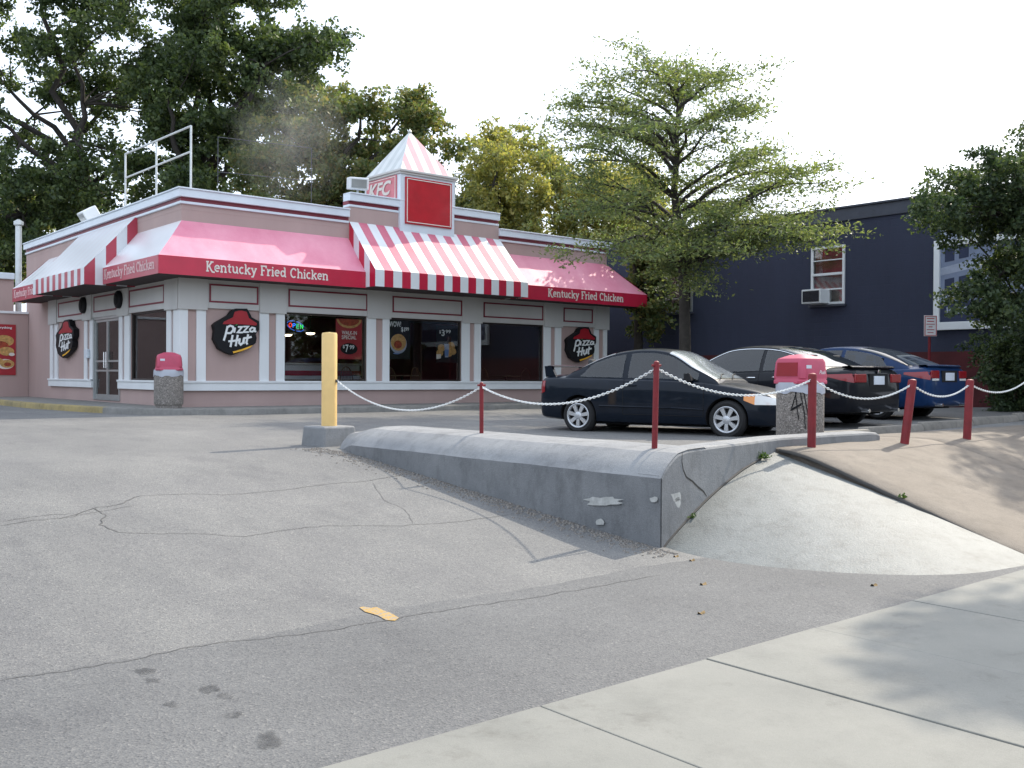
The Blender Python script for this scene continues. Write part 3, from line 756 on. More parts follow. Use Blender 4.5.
gl = MB(); wbox(fl, da+w+.06, db-w-.06, .98, ZW1-w-.06, -.038, -.032, gl); part(gl, 'door_glass', M['glass'], door)
hb = MB()
for x in (mid-.09, mid+.09): hb.tube([fl(x,1.72,.0), fl(x,1.72,.05), fl(x,2.15,.05), fl(x,2.15,0)], .014, 6)
part(hb, 'door_handle', M['chrome'], door, 50)
bx = MB(); wbox(fl, -V(88.2,UL), -V(91.8,UL), 2.0, 2.25, .05, .12, bx); part(bx, 'junction_box', M['cornice'], bw=.01)

# awnings: fn(a,b,d) frame; a0..a1 along the wall
def awning(fn, a0, a1, proj, zt, zl, zb, mats, stripes=0, hip0=0, hip1=0, mit0=0, side0=0, side1=0, name='awning'):
    """hip = end slopes back to the wall beyond the wall end; mit = mitred to the next awning; side = vertical striped end panel"""
    top = MB(); n = stripes or 1
    lo0 = a0-(proj if mit0 else 0); 
    for k in range(n):
        t0, t1 = k/n, (k+1)/n
        A0, A1 = a0+(a1-a0)*t0, a0+(a1-a0)*t1
        L0, L1 = lo0+(a1+ (hip1 or 0)-lo0+0)*t0 - (hip0 or 0)*(1-t0), lo0+(a1+(hip1 or 0)-lo0)*t1 - (hip0 or 0)*(1-t1)
        mi = (k % 2)
        seg = 10
        rows = []
        for r in range(seg+1):
            q = r/seg; sag = -.025*math.sin(PI*q)*(1 if not stripes else .6)
            rows.append([fn(A0*(1-q)+L0*q, zt*(1-q)+zl*q+sag, proj*q), fn(A1*(1-q)+L1*q, zt*(1-q)+zl*q+sag, proj*q)])
        if not stripes:
            W = 40; rows = []
            for r in range(seg+1):
                q = r/seg; row = []
                for c_ in range(W+1):
                    x = c_/W; sag = -.03*math.sin(PI*q)*(.6+.4*abs(math.sin(x*PI*6)))
                    row.append(fn((a0+(a1-a0)*x)*(1-q)+(L0+(L1-L0)*x)*q, zt*(1-q)+zl*q+sag, proj*q))
                rows.append(row)
        top.grid(rows, mi if stripes else 0)
    aw = part(top, name, [mats[0], mats[1]], smooth=30)
    fb = MB(); L0 = lo0-(hip0 or 0); L1 = a1+(hip1 or 0)
    for k in range(n):
        wbox(fn, L0+(L1-L0)*k/n, L0+(L1-L0)*(k+1)/n, zb, zl-.001, proj-.02, proj+.004, fb)
        for f_ in range(6): fb.m[-1-f_] = k % 2
    part(fb, 'valance', [mats[2], mats[3]], aw)
    if hip0:
        h = MB(); h.grid([[fn(a0, zt, 0), fn(a0, zt, 0)], [fn(a0-hip0, zl, 0), fn(a0-hip0, zl, proj)]]); h.add([fn(a0-hip0,zb,0),fn(a0-hip0,zl,0),fn(a0-hip0,zl,proj),fn(a0-hip0,zb,proj)],[(0,1,2,3)]); part(h, 'awning_end', mats[2], aw)
    if hip1:
        h = MB(); h.add([fn(a1, zt, 0), fn(a1+hip1, zl, 0), fn(a1+hip1, zl, proj)], [(0,1,2)]); h.add([fn(a1+hip1,zb,0),fn(a1+hip1,zl,0),fn(a1+hip1,zl,proj),fn(a1+hip1,zb,proj)],[(0,1,2,3)]); part(h, 'awning_end', mats[2], aw)
    for sd, a in ((side0, a0), (side1, a1)):
        if not sd: continue
        h = MB(); ns = 5
        for k in range(ns):
            d0, d1 = proj*k/ns, proj*(k+1)/ns
            zz = lambda d: zt+(zl-zt)*d/proj
            st = len(h.v); e = .004*sd
            h.v += [fn(a+e,zb,d0), fn(a+e,zb,d1), fn(a+e,zz(d1)-.01,d1), fn(a+e,zz(d0)-.01,d0)]
            h.f.append([st,st+1,st+2,st+3]); h.m.append(1-(k % 2))
        part(h, 'awning_end', [mats[2], mats[3]], aw)
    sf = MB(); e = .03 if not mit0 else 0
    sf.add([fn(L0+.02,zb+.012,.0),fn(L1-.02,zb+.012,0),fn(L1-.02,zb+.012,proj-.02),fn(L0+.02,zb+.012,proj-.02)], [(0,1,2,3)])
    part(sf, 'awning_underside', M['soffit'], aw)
    return aw
def vinyl(name, c0, c1, rough=.35, coat=.5, scr=.3):
    m, nt, b = new_mat(name)
    n = noise(nt, coord(nt, (1,1,.5)), 1.1, 6, .65)
    s = noise(nt, coord(nt, (14,14,1.2)), 3, 4, .7)
    r = ramp_node(nt, [(.3,c0),(.7,c1)], n).outputs[0]
    sc_ = ramp_node(nt, [(.60,(0,0,0)),(.70,(1,1,1))], s).outputs[0]
    k = N(nt, 'ShaderNodeMath', operation='MULTIPLY'); k.inputs[1].default_value = scr; nt.links.new(sc_, k.inputs[0])
    nt.links.new(mixc(nt, r, (.82,.62,.66), k.outputs[0]), b.inputs['Base Color'])
    b.inputs['Roughness'].default_value = rough; b.inputs['Coat Weight'].default_value = coat; b.inputs['Coat Roughness'].default_value = .2
    return m
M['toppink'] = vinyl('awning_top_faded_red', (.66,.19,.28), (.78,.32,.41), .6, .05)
M['topside'] = vinyl('awning_top_sky_sheen', (.84,.84,.86), (.90,.90,.91), .3, .9, .1)  # driveway-side tops whitened: sky sheen on the vinyl put into the colour
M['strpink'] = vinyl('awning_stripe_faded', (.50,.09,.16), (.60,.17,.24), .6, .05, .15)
M['stripeside'] = vinyl('awning_stripe_sky_sheen', (.84,.79,.81), (.89,.86,.87), .3, .9, .1)  # stripes of the same side, also paled to paint in the sky sheen
P1, P2 = .85, 1.30
awning(ff, UL, RU0+.03, P1, 5.13, 4.19, 3.78, [M['toppink'],M['toppink'],M['red'],M['red']], mit0=1)
awning(ff, 18.52, UR, P1, 5.18, 4.21, 3.80, [M['toppink'],M['toppink'],M['red'],M['red']], hip1=1.0)
awning(ff, 13.45, 18.54, P2, 5.60, 4.22, 3.80, [M['awnwhite'],M['strpink'],M['awnwhite'],M['red']], stripes=19, side0=-1, side1=1)
LS0, LS1 = -29.95, -25.42
# driveway side, read from far to near
def awning_left_far():
    return awning(fl, -33.2, LS0-.0, P1, 5.15, 4.22, 3.80, [M['topside'],M['topside'],M['redside'],M['redside']], hip0=.85)
awning_left_far()
awning(fl, LS0, LS1, P2, 5.60, 4.17, 3.76, [M['topside'],M['stripeside'],M['awnwhite'],M['redside']], stripes=17, side1=1, side0=-1)
# near side awning mitred at the corner: built mirrored so that its mitre meets the front awning
aw = MB(); rows = []
for r in range(11):
    q = r/10; a0, a1 = LS1, -VF+P1*q
    rows.append([fl(a0+(a1-a0)*x/20, 5.13*(1-q)+4.19*q-.03*math.sin(PI*q), P1*q) for x in range(21)])
aw.grid(rows); aw_ = part(aw, 'awning', M['topside'], smooth=30)
fb = MB(); wbox(fl, LS1+.005, -VF+P1-.021, 3.78, 4.189, P1-.02, P1+.004, fb); part(fb, 'valance', M['redside'], aw_)
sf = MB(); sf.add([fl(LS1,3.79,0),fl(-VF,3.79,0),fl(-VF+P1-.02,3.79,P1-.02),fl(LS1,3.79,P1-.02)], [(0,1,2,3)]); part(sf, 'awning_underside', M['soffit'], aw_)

# awning lettering
def lettering(fn, a0, a1, z0, h, d, text, m):
    mb = MB(); slab_text(mb, text, lambda a, b, dd: fn(a, b, d+dd), a0, z0, a1-a0, h, .006, 0)
    return part(mb, 'awning_lettering', m, smooth=None)
lettering(ff, onv(206,270,VF-P1).x, onv(328.5,280,VF-P1).x, 3.91, .21, P1+.005, 'Kentucky Fried Chicken', M['letter'])
lettering(ff, onv(548,290,VF-P1).x, onv(623.5,299,VF-P1).x, 3.93, .21, P1+.005, 'Kentucky Fried Chicken', M['letter'])
M['letterf'] = mat('letter_faded', (.72,.50,.50), .5)
lettering(fl, -onu(104.5,270,UL-P1).y, -onu(155,262,UL-P1).y, 3.91, .21, P1+.005, 'Kentucky Fried Chicken', M['letterf'])
lettering(fl, -33.85, -30.05, 3.93, .21, P1+.005, 'Kentucky Fried Chicken', M['letterf'])

# cupola
CU0, CU1, CV0, CV1 = 14.98, 16.80, VF-.12, VF+1.70
cu = MB(); cu.box(CU0, CU1, CV0, CV1, 5.45, 7.02); cup = part(cu, 'cupola', M['cornice'], bw=.01)
ev = MB(); ev.box(CU0-.04, CU1+.04, CV0-.04, CV1+.04, 7.02, 7.08); ev.box(CU0-.08, CU1+.08, CV0-.08, CV1+.08, 7.08, 7.14); part(ev, 'eave', M['frieze'], cup, bw=.01)
ap = Vector(((CU0+CU1)/2, (CV0+CV1)/2, 8.46)); zb = 7.145; o_ = -.01
cs = [Vector((CU0-o_,CV0-o_,zb)),Vector((CU1+o_,CV0-o_,zb)),Vector((CU1+o_,CV1+o_,zb)),Vector((CU0-o_,CV1+o_,zb))]
pr = MB()
for i in range(4):
    a, b_ = cs[i], cs[(i+1)%4]; d = (b_-a); n = 9
    for k in range(n):   # stripes of equal width running up each slope, cut by the hips
        t0, t1 = k/n, (k+1)/n
        def up_(t):
            h = 1-abs(2*t-1); base = a+d*t; midp = a+d*.5
            return base+(ap-midp)*h
        pts = [a+d*t0, a+d*t1, up_(t1)]
        if t0 < .5 < t1: pts.append(up_(.5))
        if t0 > 0: pts.append(up_(t0))
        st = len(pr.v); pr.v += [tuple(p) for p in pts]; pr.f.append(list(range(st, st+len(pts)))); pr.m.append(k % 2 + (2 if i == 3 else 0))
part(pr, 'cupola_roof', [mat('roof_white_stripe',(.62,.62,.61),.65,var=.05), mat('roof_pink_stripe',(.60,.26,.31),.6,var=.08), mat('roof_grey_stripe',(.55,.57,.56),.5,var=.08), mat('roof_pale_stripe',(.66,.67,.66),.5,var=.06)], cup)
fin = MB(); fin.lathe([(.05,0),(.06,.04),(.02,.09),(0,.12)], (ap.x,ap.y,ap.z-.04), 10); part(fin, 'finial', M['galv'], cup, 40)
# front panel of the cupola: red board with a cream keyline
pn = MB(); pn.box(CU0+.14, CU1-.12, CV0-.04, CV0-.001, 5.68, 6.95); pnl = part(pn, 'sign_panel', M['signred'], cup, bw=.006)
fr = MB(); fz_ = lambda a,b,d: (a, CV0-.041-d, b); outline(fr, fz_, CU0+.18, CU1-.16, 5.72, 6.91, 0, .022); part(fr, 'keyline', M['letter'], pnl)
# side panel reading KFC
fs = lambda a, b, d: (CU0-d, -a, b)
pn = MB(); wbox(fs, -CV1+.12, -CV0-.16, 6.34, 7.0, 0, .035, pn); pnl = part(pn, 'sign_panel', M['signpink'], cup, bw=.006)
fr = MB(); outline(fr, lambda a,b,d: fs(a,b,d+.036), -CV1+.15, -CV0-.19, 6.37, 6.97, 0, .018)
put_text(fr, 'KFC', lambda a,b,d: fs(a,b,.05), -CV1+.28, 6.50, 1.15, .40, 0, 0, .03, .25); part(fr, 'lettering', M['letter'], pnl)

# rear wing and yard wall
wg = MB(); wg.box(2.5, UL-.01, 37.4, 44, .4, 4.80); wgo = part(wg, 'wing_wall', M['pink'])
wc = MB(); wc.box(2.4, UL, 37.3, 44, 4.80, 5.02); part(wc, 'wing_coping', M['cornice'], wgo, bw=.02)
yw = MB(); yw.box(1.2, UL-.01, 35.55, 35.8, .4, 3.52); ywo = part(yw, 'yard_wall', M['pink'])
yc = MB(); yc.box(1.2, UL-.005, 35.5, 35.85, 3.52, 3.60); part(yc, 'yard_wall_coping', M['white'], ywo, bw=.01)

# interior seen through the glass
it = MB(); it.box(UL+.22, UR-.22, VF+.22, VB-.22, .5, .82); ro = part(it, 'floor', mat('floor_tile',(.12,.07,.055),.4,var=.2,sc=6))
it = MB(); it.box(UL+.22, UR-.22, VF+7.5, VF+7.6, .82, 3.5); part(it, 'partition', M['redwall'])
it = MB(); it.box(UL+.22, UR-.22, VF+.22, VB-.22, 3.5, 3.58); part(it, 'ceiling', mat('ceiling_dark',(.16,.15,.14),.9))

def oven(): pass
# serving counter
t = thing('counter', 'white serving counter with a red stripe, inside behind the first front window', 'counter', (11.9, 25.0, .82))
mb = MB(); mb.box(0,3.4,0,.7,0,1.02); rel_ = mb.build('counter_body', M['white'], t); bev(rel_, .02)
mb = MB(); mb.box(-.01,3.41,-.012,.0,.72,.86); mb.build('stripe', M['signred'], t)
mb = MB(); mb.box(-.05,3.45,-.06,.74,1.02,1.07); bev(mb.build('counter_top', M['frieze'], t), .01)
# pendant lamps (lit)
for k, (x, y) in enumerate(((287.5,334.5),(310.5,333),(336.5,336))):
    p = onv(x, y, VF+2.6)
    t = thing('ceiling_lamp', ['lit round ceiling lamp behind the first front window, leftmost','lit round ceiling lamp in the middle of the first front window','lit round ceiling lamp just right of the yellow bollard top'][k], 'lamp', (p.x, p.y, p.z), 0, 'lamps inside the restaurant')
    mb = MB(); mb.lathe([(.0,-.05),(.09,-.04),(.13,0),(.12,.03)], n=14); mb.build('diffuser', emit('lamp_glow', (1,.82,.55), 6), t, 50)
    mb = MB(); mb.lathe([(.14,.0),(.145,.05),(.03,.09),(.01,.10),(.01,3.5-p.z)], n=14); mb.build('shade', M['black'], t, 40)
# windsor chairs and tables by the windows
def windsor(loc, rz, label):
    t = thing('dining_chair', label, 'chair', loc, rz, 'wooden chairs behind the windows')
    mb = MB(); mb.lathe([(.0,.43),(.2,.43),(.215,.45),(.2,.475),(0,.47)], n=18); mb.build('seat', M['wood'], t, 40)
    hoop = [(.2*math.cos(a), -.17-.03*math.sin(a), .47+.5*math.sin(a)**.8) for a in [PI*k/14 for k in range(15)]]
    mb = MB(); mb.tube(hoop, .014, 6); mb.build('back_hoop', M['wood'], t, 50)
    mb = MB()
    for k in range(-3, 4):
        x = k*.048; h = .47+.5*max(0, 1-(x/.2)**2)**.45; mb.tube([(x*.8,-.16,.46),(x,-.195,h)], .006, 5)
    mb.build('spindle', M['wood'], t, 50)
    for sx in (-1,1):
        for sy in (-1,1):
            mb = MB(); mb.tube([(sx*.12,sy*.12,.44),(sx*.19,sy*.19,0)], [.018,.012], 6); mb.build('leg', M['wood'], t, 50)
    return t
chairs = [(350,PI,'wooden hoop back chair inside below the red poster'),(391,PI*.9,'wooden hoop back chair low in the middle window, left one of its pair'),(420,PI*1.05,'wooden hoop back chair low in the middle window, right one of its pair'),(487,PI,'wooden hoop back chair low in the right window, left one'),(529,PI*.95,'wooden hoop back chair low in the right window, right one')]
c0 = None
for x, rz, lb in chairs:
    u = U(x, VF+.75)
    if c0 is None: c0 = windsor((u, VF+.75, .82), rz, lb)
    else: dup(c0, (u, VF+.75, .82), rz, lb)
t0 = None
for x, lb in ((372,'small square table inside at the left of the middle window'),(404,'small square table between the two chairs of the middle window'),(508,'small square table between the two chairs of the right window')):
    u = U(x, VF+1.2)
    if t0 is None:
        t0 = thing('dining_table', lb, 'table', (u, VF+1.3, .82), 0, 'tables behind the windows')
        mb = MB(); mb.box(-.35,.35,-.35,.35,.72,.75); bev(mb.build('tabletop', M['table'], t0), .01)
        mb = MB(); mb.tube([(0,0,.02),(0,0,.72)], .035, 8); mb.build('pedestal', M['black'], t0)
        mb = MB(); mb.lathe([(.26,0),(.24,.02),(.05,.04)], n=16); mb.build('base', M['black'], t0, 40)
    else: dup(t0, (u, VF+1.3, .82), 0, lb)

# ================================================================== SIGNS, POSTERS AND ROOFTOP THINGS
def place(mb, name, m, t, smooth=None, bw=None):
    o = mb.build(name, m, t, smooth); o.location = -t.location
    if bw: bev(o, bw, 2)
    return o
PZ = [(.50,.99),(.74,1.0),(.80,.90),(.84,.82),(1.0,.74),(1.0,.56),(.93,.46),(.95,.38),(.93,.27),(.80,.17),(.62,.08),(.42,0),(.30,.04),(.14,.12),(.03,.33),(.05,.5),(.02,.62),(.08,.68),(.34,.84),(.40,.93)]
ROOF = [(.46,.915),(.55,.945),(.62,.95),(.72,.93),(.77,.80),(.95,.69),(.93,.645),(.6,.66),(.21,.645),(.24,.70),(.43,.80)]
BR = { # brush script strokes in sign space
 'p': [[(.235,.30),(.27,.42),(.315,.61)],[(.31,.585),(.37,.62),(.43,.60),(.435,.53),(.38,.465),(.30,.46)]],
 'i': [[(.475,.585),(.455,.475)]],
 'z1': [[(.535,.60),(.625,.605),(.53,.485),(.635,.485)]],
 'z2': [[(.655,.61),(.755,.615),(.65,.495),(.77,.50)]],
 'a': [[(.90,.585),(.84,.60),(.795,.56),(.80,.515),(.85,.51),(.895,.56)],[(.905,.60),(.895,.52),(.935,.515)]],
 'H': [[(.42,.425),(.375,.17)],[(.53,.43),(.485,.19)],[(.33,.29),(.44,.30),(.55,.325)]],
 'u': [[(.575,.36),(.56,.26),(.595,.225),(.645,.27),(.665,.37)],[(.665,.36),(.655,.245)]],
 't': [[(.755,.45),(.715,.27),(.74,.235)],[(.655,.365),(.75,.375),(.83,.40)]],
}
def hut_sign(fn, a0, z0, w, h, label, loc):
    t = thing('wall_sign', label, 'sign', loc, 0, 'hut shaped wall signs')
    F_ = lambda a, b, d: fn(a0+a*w, z0+b*h, d)
    mb = MB(); mb.prism(PZ, F_, .01, .17); place(mb, 'sign_body', M['black'], t, bw=.012)
    mb = MB(); mb.prism(ROOF, F_, .168, .178); place(mb, 'red_roof', M['roofred'], t)
    mb = MB(); k = 0
    for ch, sts in BR.items():
        for s_ in sts:
            k += 1; wd = .042 if ch in 'pHut' else .036
            mb.ribbon([(a+.0, b) for a, b in s_], wd, F_, .168, .176+.0005*k)
    place(mb, 'sign_lettering', M['letterw'], t)
    mb = MB(); mb.add([F_(*q,.179) for q in [(.42,.075),(.60,.125),(.86,.225),(.80,.165),(.62,.09),(.44,.04)]], [(0,1,2,3,4,5)]); place(mb, 'underline', M['yellow'], t)
    mb = MB(); mb.add([F_(*q,.179) for q in [(.475,.63),(.50,.655),(.525,.66),(.515,.635),(.495,.625)]], [(0,1,2,3,4)]); place(mb, 'green_dot', M['green'], t)
    return t
a, b = U(209.5,VF), U(256,VF)
hut_sign(ff, a, 2.02, b-a, 1.13, 'black hut shaped sign on the front wall left of the first big window', ((a+b)/2, VF-.1, 2.02))
a, b = U(563,VF), U(592.5,VF)
hut_sign(ff, a, 2.00, b-a, 1.13, 'black hut shaped sign at the far right end of the front wall, above the coupe', ((a+b)/2, VF-.1, 2.0))
a, b = -V(62,UL), -V(80.5,UL)
hut_sign(fl, a-.1, 2.02, b-a, 1.13, 'black hut shaped sign on the side wall left of the glass doors', (UL-.1, -(a+b)/2, 2.02))
# round wall lamps on the side frieze
for x, lb in ((87.6,'black round lamp on the side frieze above the far hut sign'),(123.3,'black round lamp on the side frieze above the glass doors')):
    v = V(x, UL); t = thing('wall_lamp', lb, 'lamp', (UL-.06, v, 3.5), 0, 'round lamps on the side frieze')
    mb = MB(); mb.lathe([(.20,.0),(.235,-.03),(.235,-.10),(.20,-.13),(0,-.14)], (0,0,0), 24, 0, 'x'); mb.build('housing', M['black'], t, 40)
    mb = MB(); mb.lathe([(.15,-.142),(.14,-.150),(0,-.152)], (0,0,0), 20, 0, 'x'); mb.build('lens', M['darkgap'], t, 40)
# posters and the neon sign, just behind the panes
D_ = -.085
def poster(fn, a0, a1, z0, z1, m, label, cat='poster', d=D_, name='poster'):
    cx = fn((a0+a1)/2, z0, d); t = thing(name, label, cat, cx)
    mb = MB(); wbox(fn, a0, a1, z0, z1, d-.006, d, mb); place(mb, 'sheet', m, t)
    return t
def disc(mb, fn, ca, cb, ra, rb, d, n=22, m=0, a0=0, a1=360):
    pts = [(ca+ra*math.cos(rad(a0+(a1-a0)*k/n)), cb+rb*math.sin(rad(a0+(a1-a0)*k/n))) for k in range(n if a1-a0 == 360 else n+1)]
    mb.add([fn(a, b, d) for a, b in pts], [list(range(len(pts)))], m)
def txt(t, fn, s, a0, z0, w, h, d, m, name='lettering', off=.02):
    mb = MB(); put_text(mb, s, fn, a0, z0, w, h, d, 0, off); return place(mb, name, m, t)
a0, a1 = U(337.5,VF), U(363.5,VF); zt_, zb_ = 3.03, 1.98; w = a1-a0
t = poster(ff, a0, a1, zb_, zt_, M['postred2'], 'red window poster with a pizza on top and a price in a black oval')
mb = MB(); disc(mb, ff, (a0+a1)/2, zt_-.01, w*.47, .23, D_+.003, a0=180, a1=360); place(mb, 'crust', M['dough'], t)
mb = MB(); disc(mb, ff, (a0+a1)/2, zt_-.01, w*.40, .17, D_+.006, a0=180, a1=360); place(mb, 'topping', M['sauce'], t)
txt(t, ff, 'WALK-IN', a0+.22*w, 2.62, w*.58, .10, D_+.005, M['letter'])
txt(t, ff, 'SPECIAL', a0+.22*w, 2.50, w*.56, .10, D_+.005, M['letter'])
mb = MB(); disc(mb, ff, (a0+a1)/2, 2.25, w*.33, .15, D_+.004); place(mb, 'price_oval', M['black'], t)
txt(t, ff, '$', a0+.26*w, 2.25, w*.07, .10, D_+.008, M['letterw'], 'price')
txt(t, ff, '7', a0+.36*w, 2.16, w*.12, .20, D_+.008, M['letterw'], 'price')
txt(t, ff, '99', a0+.52*w, 2.24, w*.18, .11, D_+.008, M['letterw'], 'price')
# neon OPEN
t = thing('neon_sign', 'lit neon sign reading OPEN in red, blue and green inside the first front window', 'sign', (U(294,VF), VF+.1, 2.7))
cx = U(297.5,VF); f2 = lambda a, b, d: ff(a, b, -.10+d)
mb = MB()
for s0, s1 in ((100,170),(15,85),(190,262),(275,345)):
    mb.tube([f2(cx+.24*math.cos(rad(q))*1.0, 2.79-.05*(math.cos(rad(q)))+.12*math.sin(rad(q)), 0) for q in np.linspace(s0, s1, 8)], .010, 6)
place(mb, 'oval_tube', emit('neon_blue', (.03,.10,.5), .6), t)
NE = {'O': [arc(0,.5,.42,.5,0,360,14)], 'P': [[(-.35,0),(-.35,1),(.1,1),(.35,.85),(.35,.65),(.1,.5),(-.35,.5)]], 'E': [[(.35,1),(-.35,1),(-.35,0),(.35,0)],[(-.35,.52),(.25,.52)]], 'N': [[(-.35,0),(-.35,1),(.35,0),(.35,1)]]}
for i, (ch, col) in enumerate((('O',(.9,.05,.03)),('P',(.05,.25,1)),('E',(.02,.55,.2)),('N',(.05,.75,.15)))):
    mb = MB()
    for s_ in NE[ch]: mb.tube([f2(cx-.16+i*.105+a*.09, 2.79+.02-i*.010-.05+b*.10, .02) for a, b in s_], .010, 6)
    place(mb, 'letter_tube', emit('neon_%d' % i, col, .8), t)
# middle window: two dark posters
a0, a1 = U(389.6,VF), U(412,VF)
t = poster(ff, a0+.02, a1, 2.0, 3.06, M['black'], 'dark window poster reading WOW with a filled bowl, left side of the middle window')
txt(t, ff, 'WOW!', a0+.04, 2.88, .38, .15, D_+.004, M['letterw']); txt(t, ff, '$1', a0+.42, 2.74, .13, .14, D_+.004, M['letterw'], 'price'); txt(t, ff, '99', a0+.56, 2.78, .12, .10, D_+.004, M['letterw'], 'price')
cx = a0+.34
mb = MB(); disc(mb, ff, cx, 2.42, .27, .27, D_+.003); place(mb, 'bowl', M['papl'], t)
mb = MB(); disc(mb, ff, cx, 2.46, .25, .23, D_+.005); place(mb, 'food', M['dough'], t)
mb = MB(); disc(mb, ff, cx-.02, 2.40, .13, .11, D_+.007); place(mb, 'topping', M['sauce'], t)
mb = MB(); disc(mb, ff, cx-.06, 2.17, .12, .035, D_+.008, a0=180, a1=360); place(mb, 'bowl_rim', M['cup'], t)
a0, a1 = U(438,VF), U(459.5,VF)
t = poster(ff, a0, a1, 1.93, 2.98, M['black'], 'dark poster priced 3.99 with chicken and a cup in the middle window')
txt(t, ff, '$', a0+.10, 2.74, .06, .10, D_+.004, M['letterw'], 'price'); txt(t, ff, '3', a0+.18, 2.68, .11, .18, D_+.004, M['letterw'], 'price'); txt(t, ff, '99', a0+.32, 2.76, .18, .10, D_+.004, M['letterw'], 'price')
mb = MB()
for q, (x, z, rx, rz_) in enumerate(((.18,2.34,.13,.11),(.12,2.20,.12,.10),(.52,2.40,.13,.12),(.60,2.25,.10,.10),(.45,2.2,.12,.1))): disc(mb, ff, a0+x, z, rx, rz_, D_+.003+.0006*q, 12)
place(mb, 'food', M['dough'], t)
mb = MB(); mb.add([ff(a0+x, z, D_+.008) for x, z in ((.30,2.08),(.42,2.08),(.45,2.46),(.27,2.46))], [(0,1,2,3)]); place(mb, 'cup', M['papl'], t)
mb = MB(); mb.add([ff(a0+x, z, D_+.009) for x, z in ((.30,2.12),(.42,2.12),(.435,2.30),(.29,2.30))], [(0,1,2,3)]); place(mb, 'cup_label', M['cup'], t)
mb = MB(); mb.add([ff(a0+x, z, D_+.008) for x, z in ((.0,2.02),(.16,2.05),(.16,2.17),(.0,2.16))], [(0,1,2,3)]); place(mb, 'bucket', M['letter'], t)
# side window: dark poster with a price and notices
fa = lambda x: -V(x, UL)
t = poster(fl, fa(157.5), fa(167), 1.75, 3.02, M['dark'], 'dark tall poster with a price at the right edge of the side window')
a0 = fa(157.8); w = fa(167)-a0
txt(t, fl, 'Two for', a0+.05*w, 2.90, .8*w, .07, D_+.004, M['papl']); txt(t, fl, '2', a0+.15*w, 2.62, .28*w, .22, D_+.004, M['letterw'], 'price'); txt(t, fl, '99', a0+.50*w, 2.70, .4*w, .13, D_+.004, M['letterw'], 'price')
mb = MB(); disc(mb, fl, a0+.55*w, 2.30, .24*w, .15, D_+.004); disc(mb, fl, a0+.35*w, 2.12, .22*w, .13, D_+.0046); place(mb, 'food', M['dough'], t)
for z, lb, m in ((2.45,'white notice higher at the left edge of the side window','papl'),(2.10,'white paper notice half way up the left edge of the side window','letterw')):
    x0 = fa(132.8); t = poster(fl, x0, x0+.30, z, z+.22, M[m], lb, 'notice', name='notice')
# menu poster on the yard wall
fy = lambda a, b, d: (a, 35.55-d, b)
p0, p1 = onv(-9, 326, 35.55), onv(15.5, 378, 35.55)
a0, a1, z0, z1 = p0.x, p1.x, 1.50, 3.16; w = a1-a0
t = poster(fy, a0, a1, z0, z1, M['postred2'], 'red menu poster with plates of food on the yard wall at the far left', d=.03)
txt(t, fy, 'Everything', a0+.12*w, 3.0, .72*w, .09, .034, M['letterw'])
for k, (x, z, r1, m) in enumerate(((.72,2.62,.34,'dough'),(.35,2.45,.30,'sauce'),(.62,2.28,.26,'dough'),(.70,1.86,.30,'letter'),(.70,1.87,.24,'dough'),(.66,1.85,.12,'sauce'),(.25,1.95,.20,'dough'),(.83,2.18,.10,'letter'))):
    mb = MB(); disc(mb, fy, a0+min(x*w, w-r1-.02), z, r1*.9, r1*.55, .034+.002*k, 20); place(mb, 'plate', M[m], t)

# rooftop railings
def pipe_rail(pts, label, posts, r=.028, base=5.45, mt='galv'):
    """pts: rails as point pairs; posts: (x,y,ztop)"""
    p0 = posts[0]; t = thing('roof_railing', label, 'railing', (p0[0], p0[1], base))
    for (x, y, z) in posts:
        mb = MB(); mb.tube([(x,y,base-.02),(x,y,z)], r, 8); place(mb, 'post', M[mt], t, 50)
        mb = MB(); mb.lathe([(.07,base-.01),(.07,base+.015),(.03,base+.03)], (x,y,0), 10); place(mb, 'foot', M['galv'], t, 40)
    for a, b in pts:
        mb = MB(); mb.tube([a, b], r*.9, 8); place(mb, 'rail', M[mt], t, 50)
    return t
ur = UL+.55
q = [onu(125.5,154,ur), onu(156.5,141,ur), onu(191,126,ur)]
pipe_rail([(q[0], q[2]), (onu(125.5,178,ur), onu(191,151.5,ur))], 'white pipe railing frame standing on the left edge of the roof', [tuple(p) for p in q])
v_ = VF+9
q = [onv(218,137,v_), onv(311.5,148,v_)]
pipe_rail([(q[0], q[1]), (onv(218,172,v_), onv(311.5,181,v_))], 'thin pipe railing at the middle of the roof before the big trees', [tuple(p) for p in q], .013, mt='navycap')
q = [onv(505.5,176,v_), onv(554.5,181,v_), onv(455,173.5,v_)]
pipe_rail([(q[2], q[1]), (onv(455,197,v_), onv(554.5,203,v_))], 'thin pipe railing on the right part of the roof before the yellow trees', [tuple(p) for p in q], .022)
# floodlights
def floodlight(p, rz, tilt, label, s=1):
    t = thing('floodlight', label, 'floodlight', p, rz, 'white box floodlights on the roof')
    R_ = Matrix.Rotation(tilt, 4, 'Y'); q = lambda v: R_ @ Vector(v)
    mb = MB(); mb.box(-.20*s,.20*s,-.26*s,.26*s,-.16*s,.16*s); o = mb.build('housing', M['white'], t); o.rotation_euler = (0,tilt,0); o.location = (0,0,.42); bev(o, .03, 3)
    mb = MB(); mb.box(-.215*s,-.19*s,-.20*s,.20*s,-.11*s,.11*s); g_ = mb.build('lens', mat('lamp_lens',(.30,.31,.30),.15), t); g_.rotation_euler = (0,tilt,0); g_.location = (0,0,.42)
    mb = MB(); mb.tube([(0,0,-.4),(0,0,.3)], .03, 8); mb.build('stem', M['galv'], t, 50)
p = onu(89,211,UL+.4); floodlight((p.x,p.y,5.85), 0, rad(-32), 'tilted white floodlight standing on the left roof edge beside the trees', 1.1)
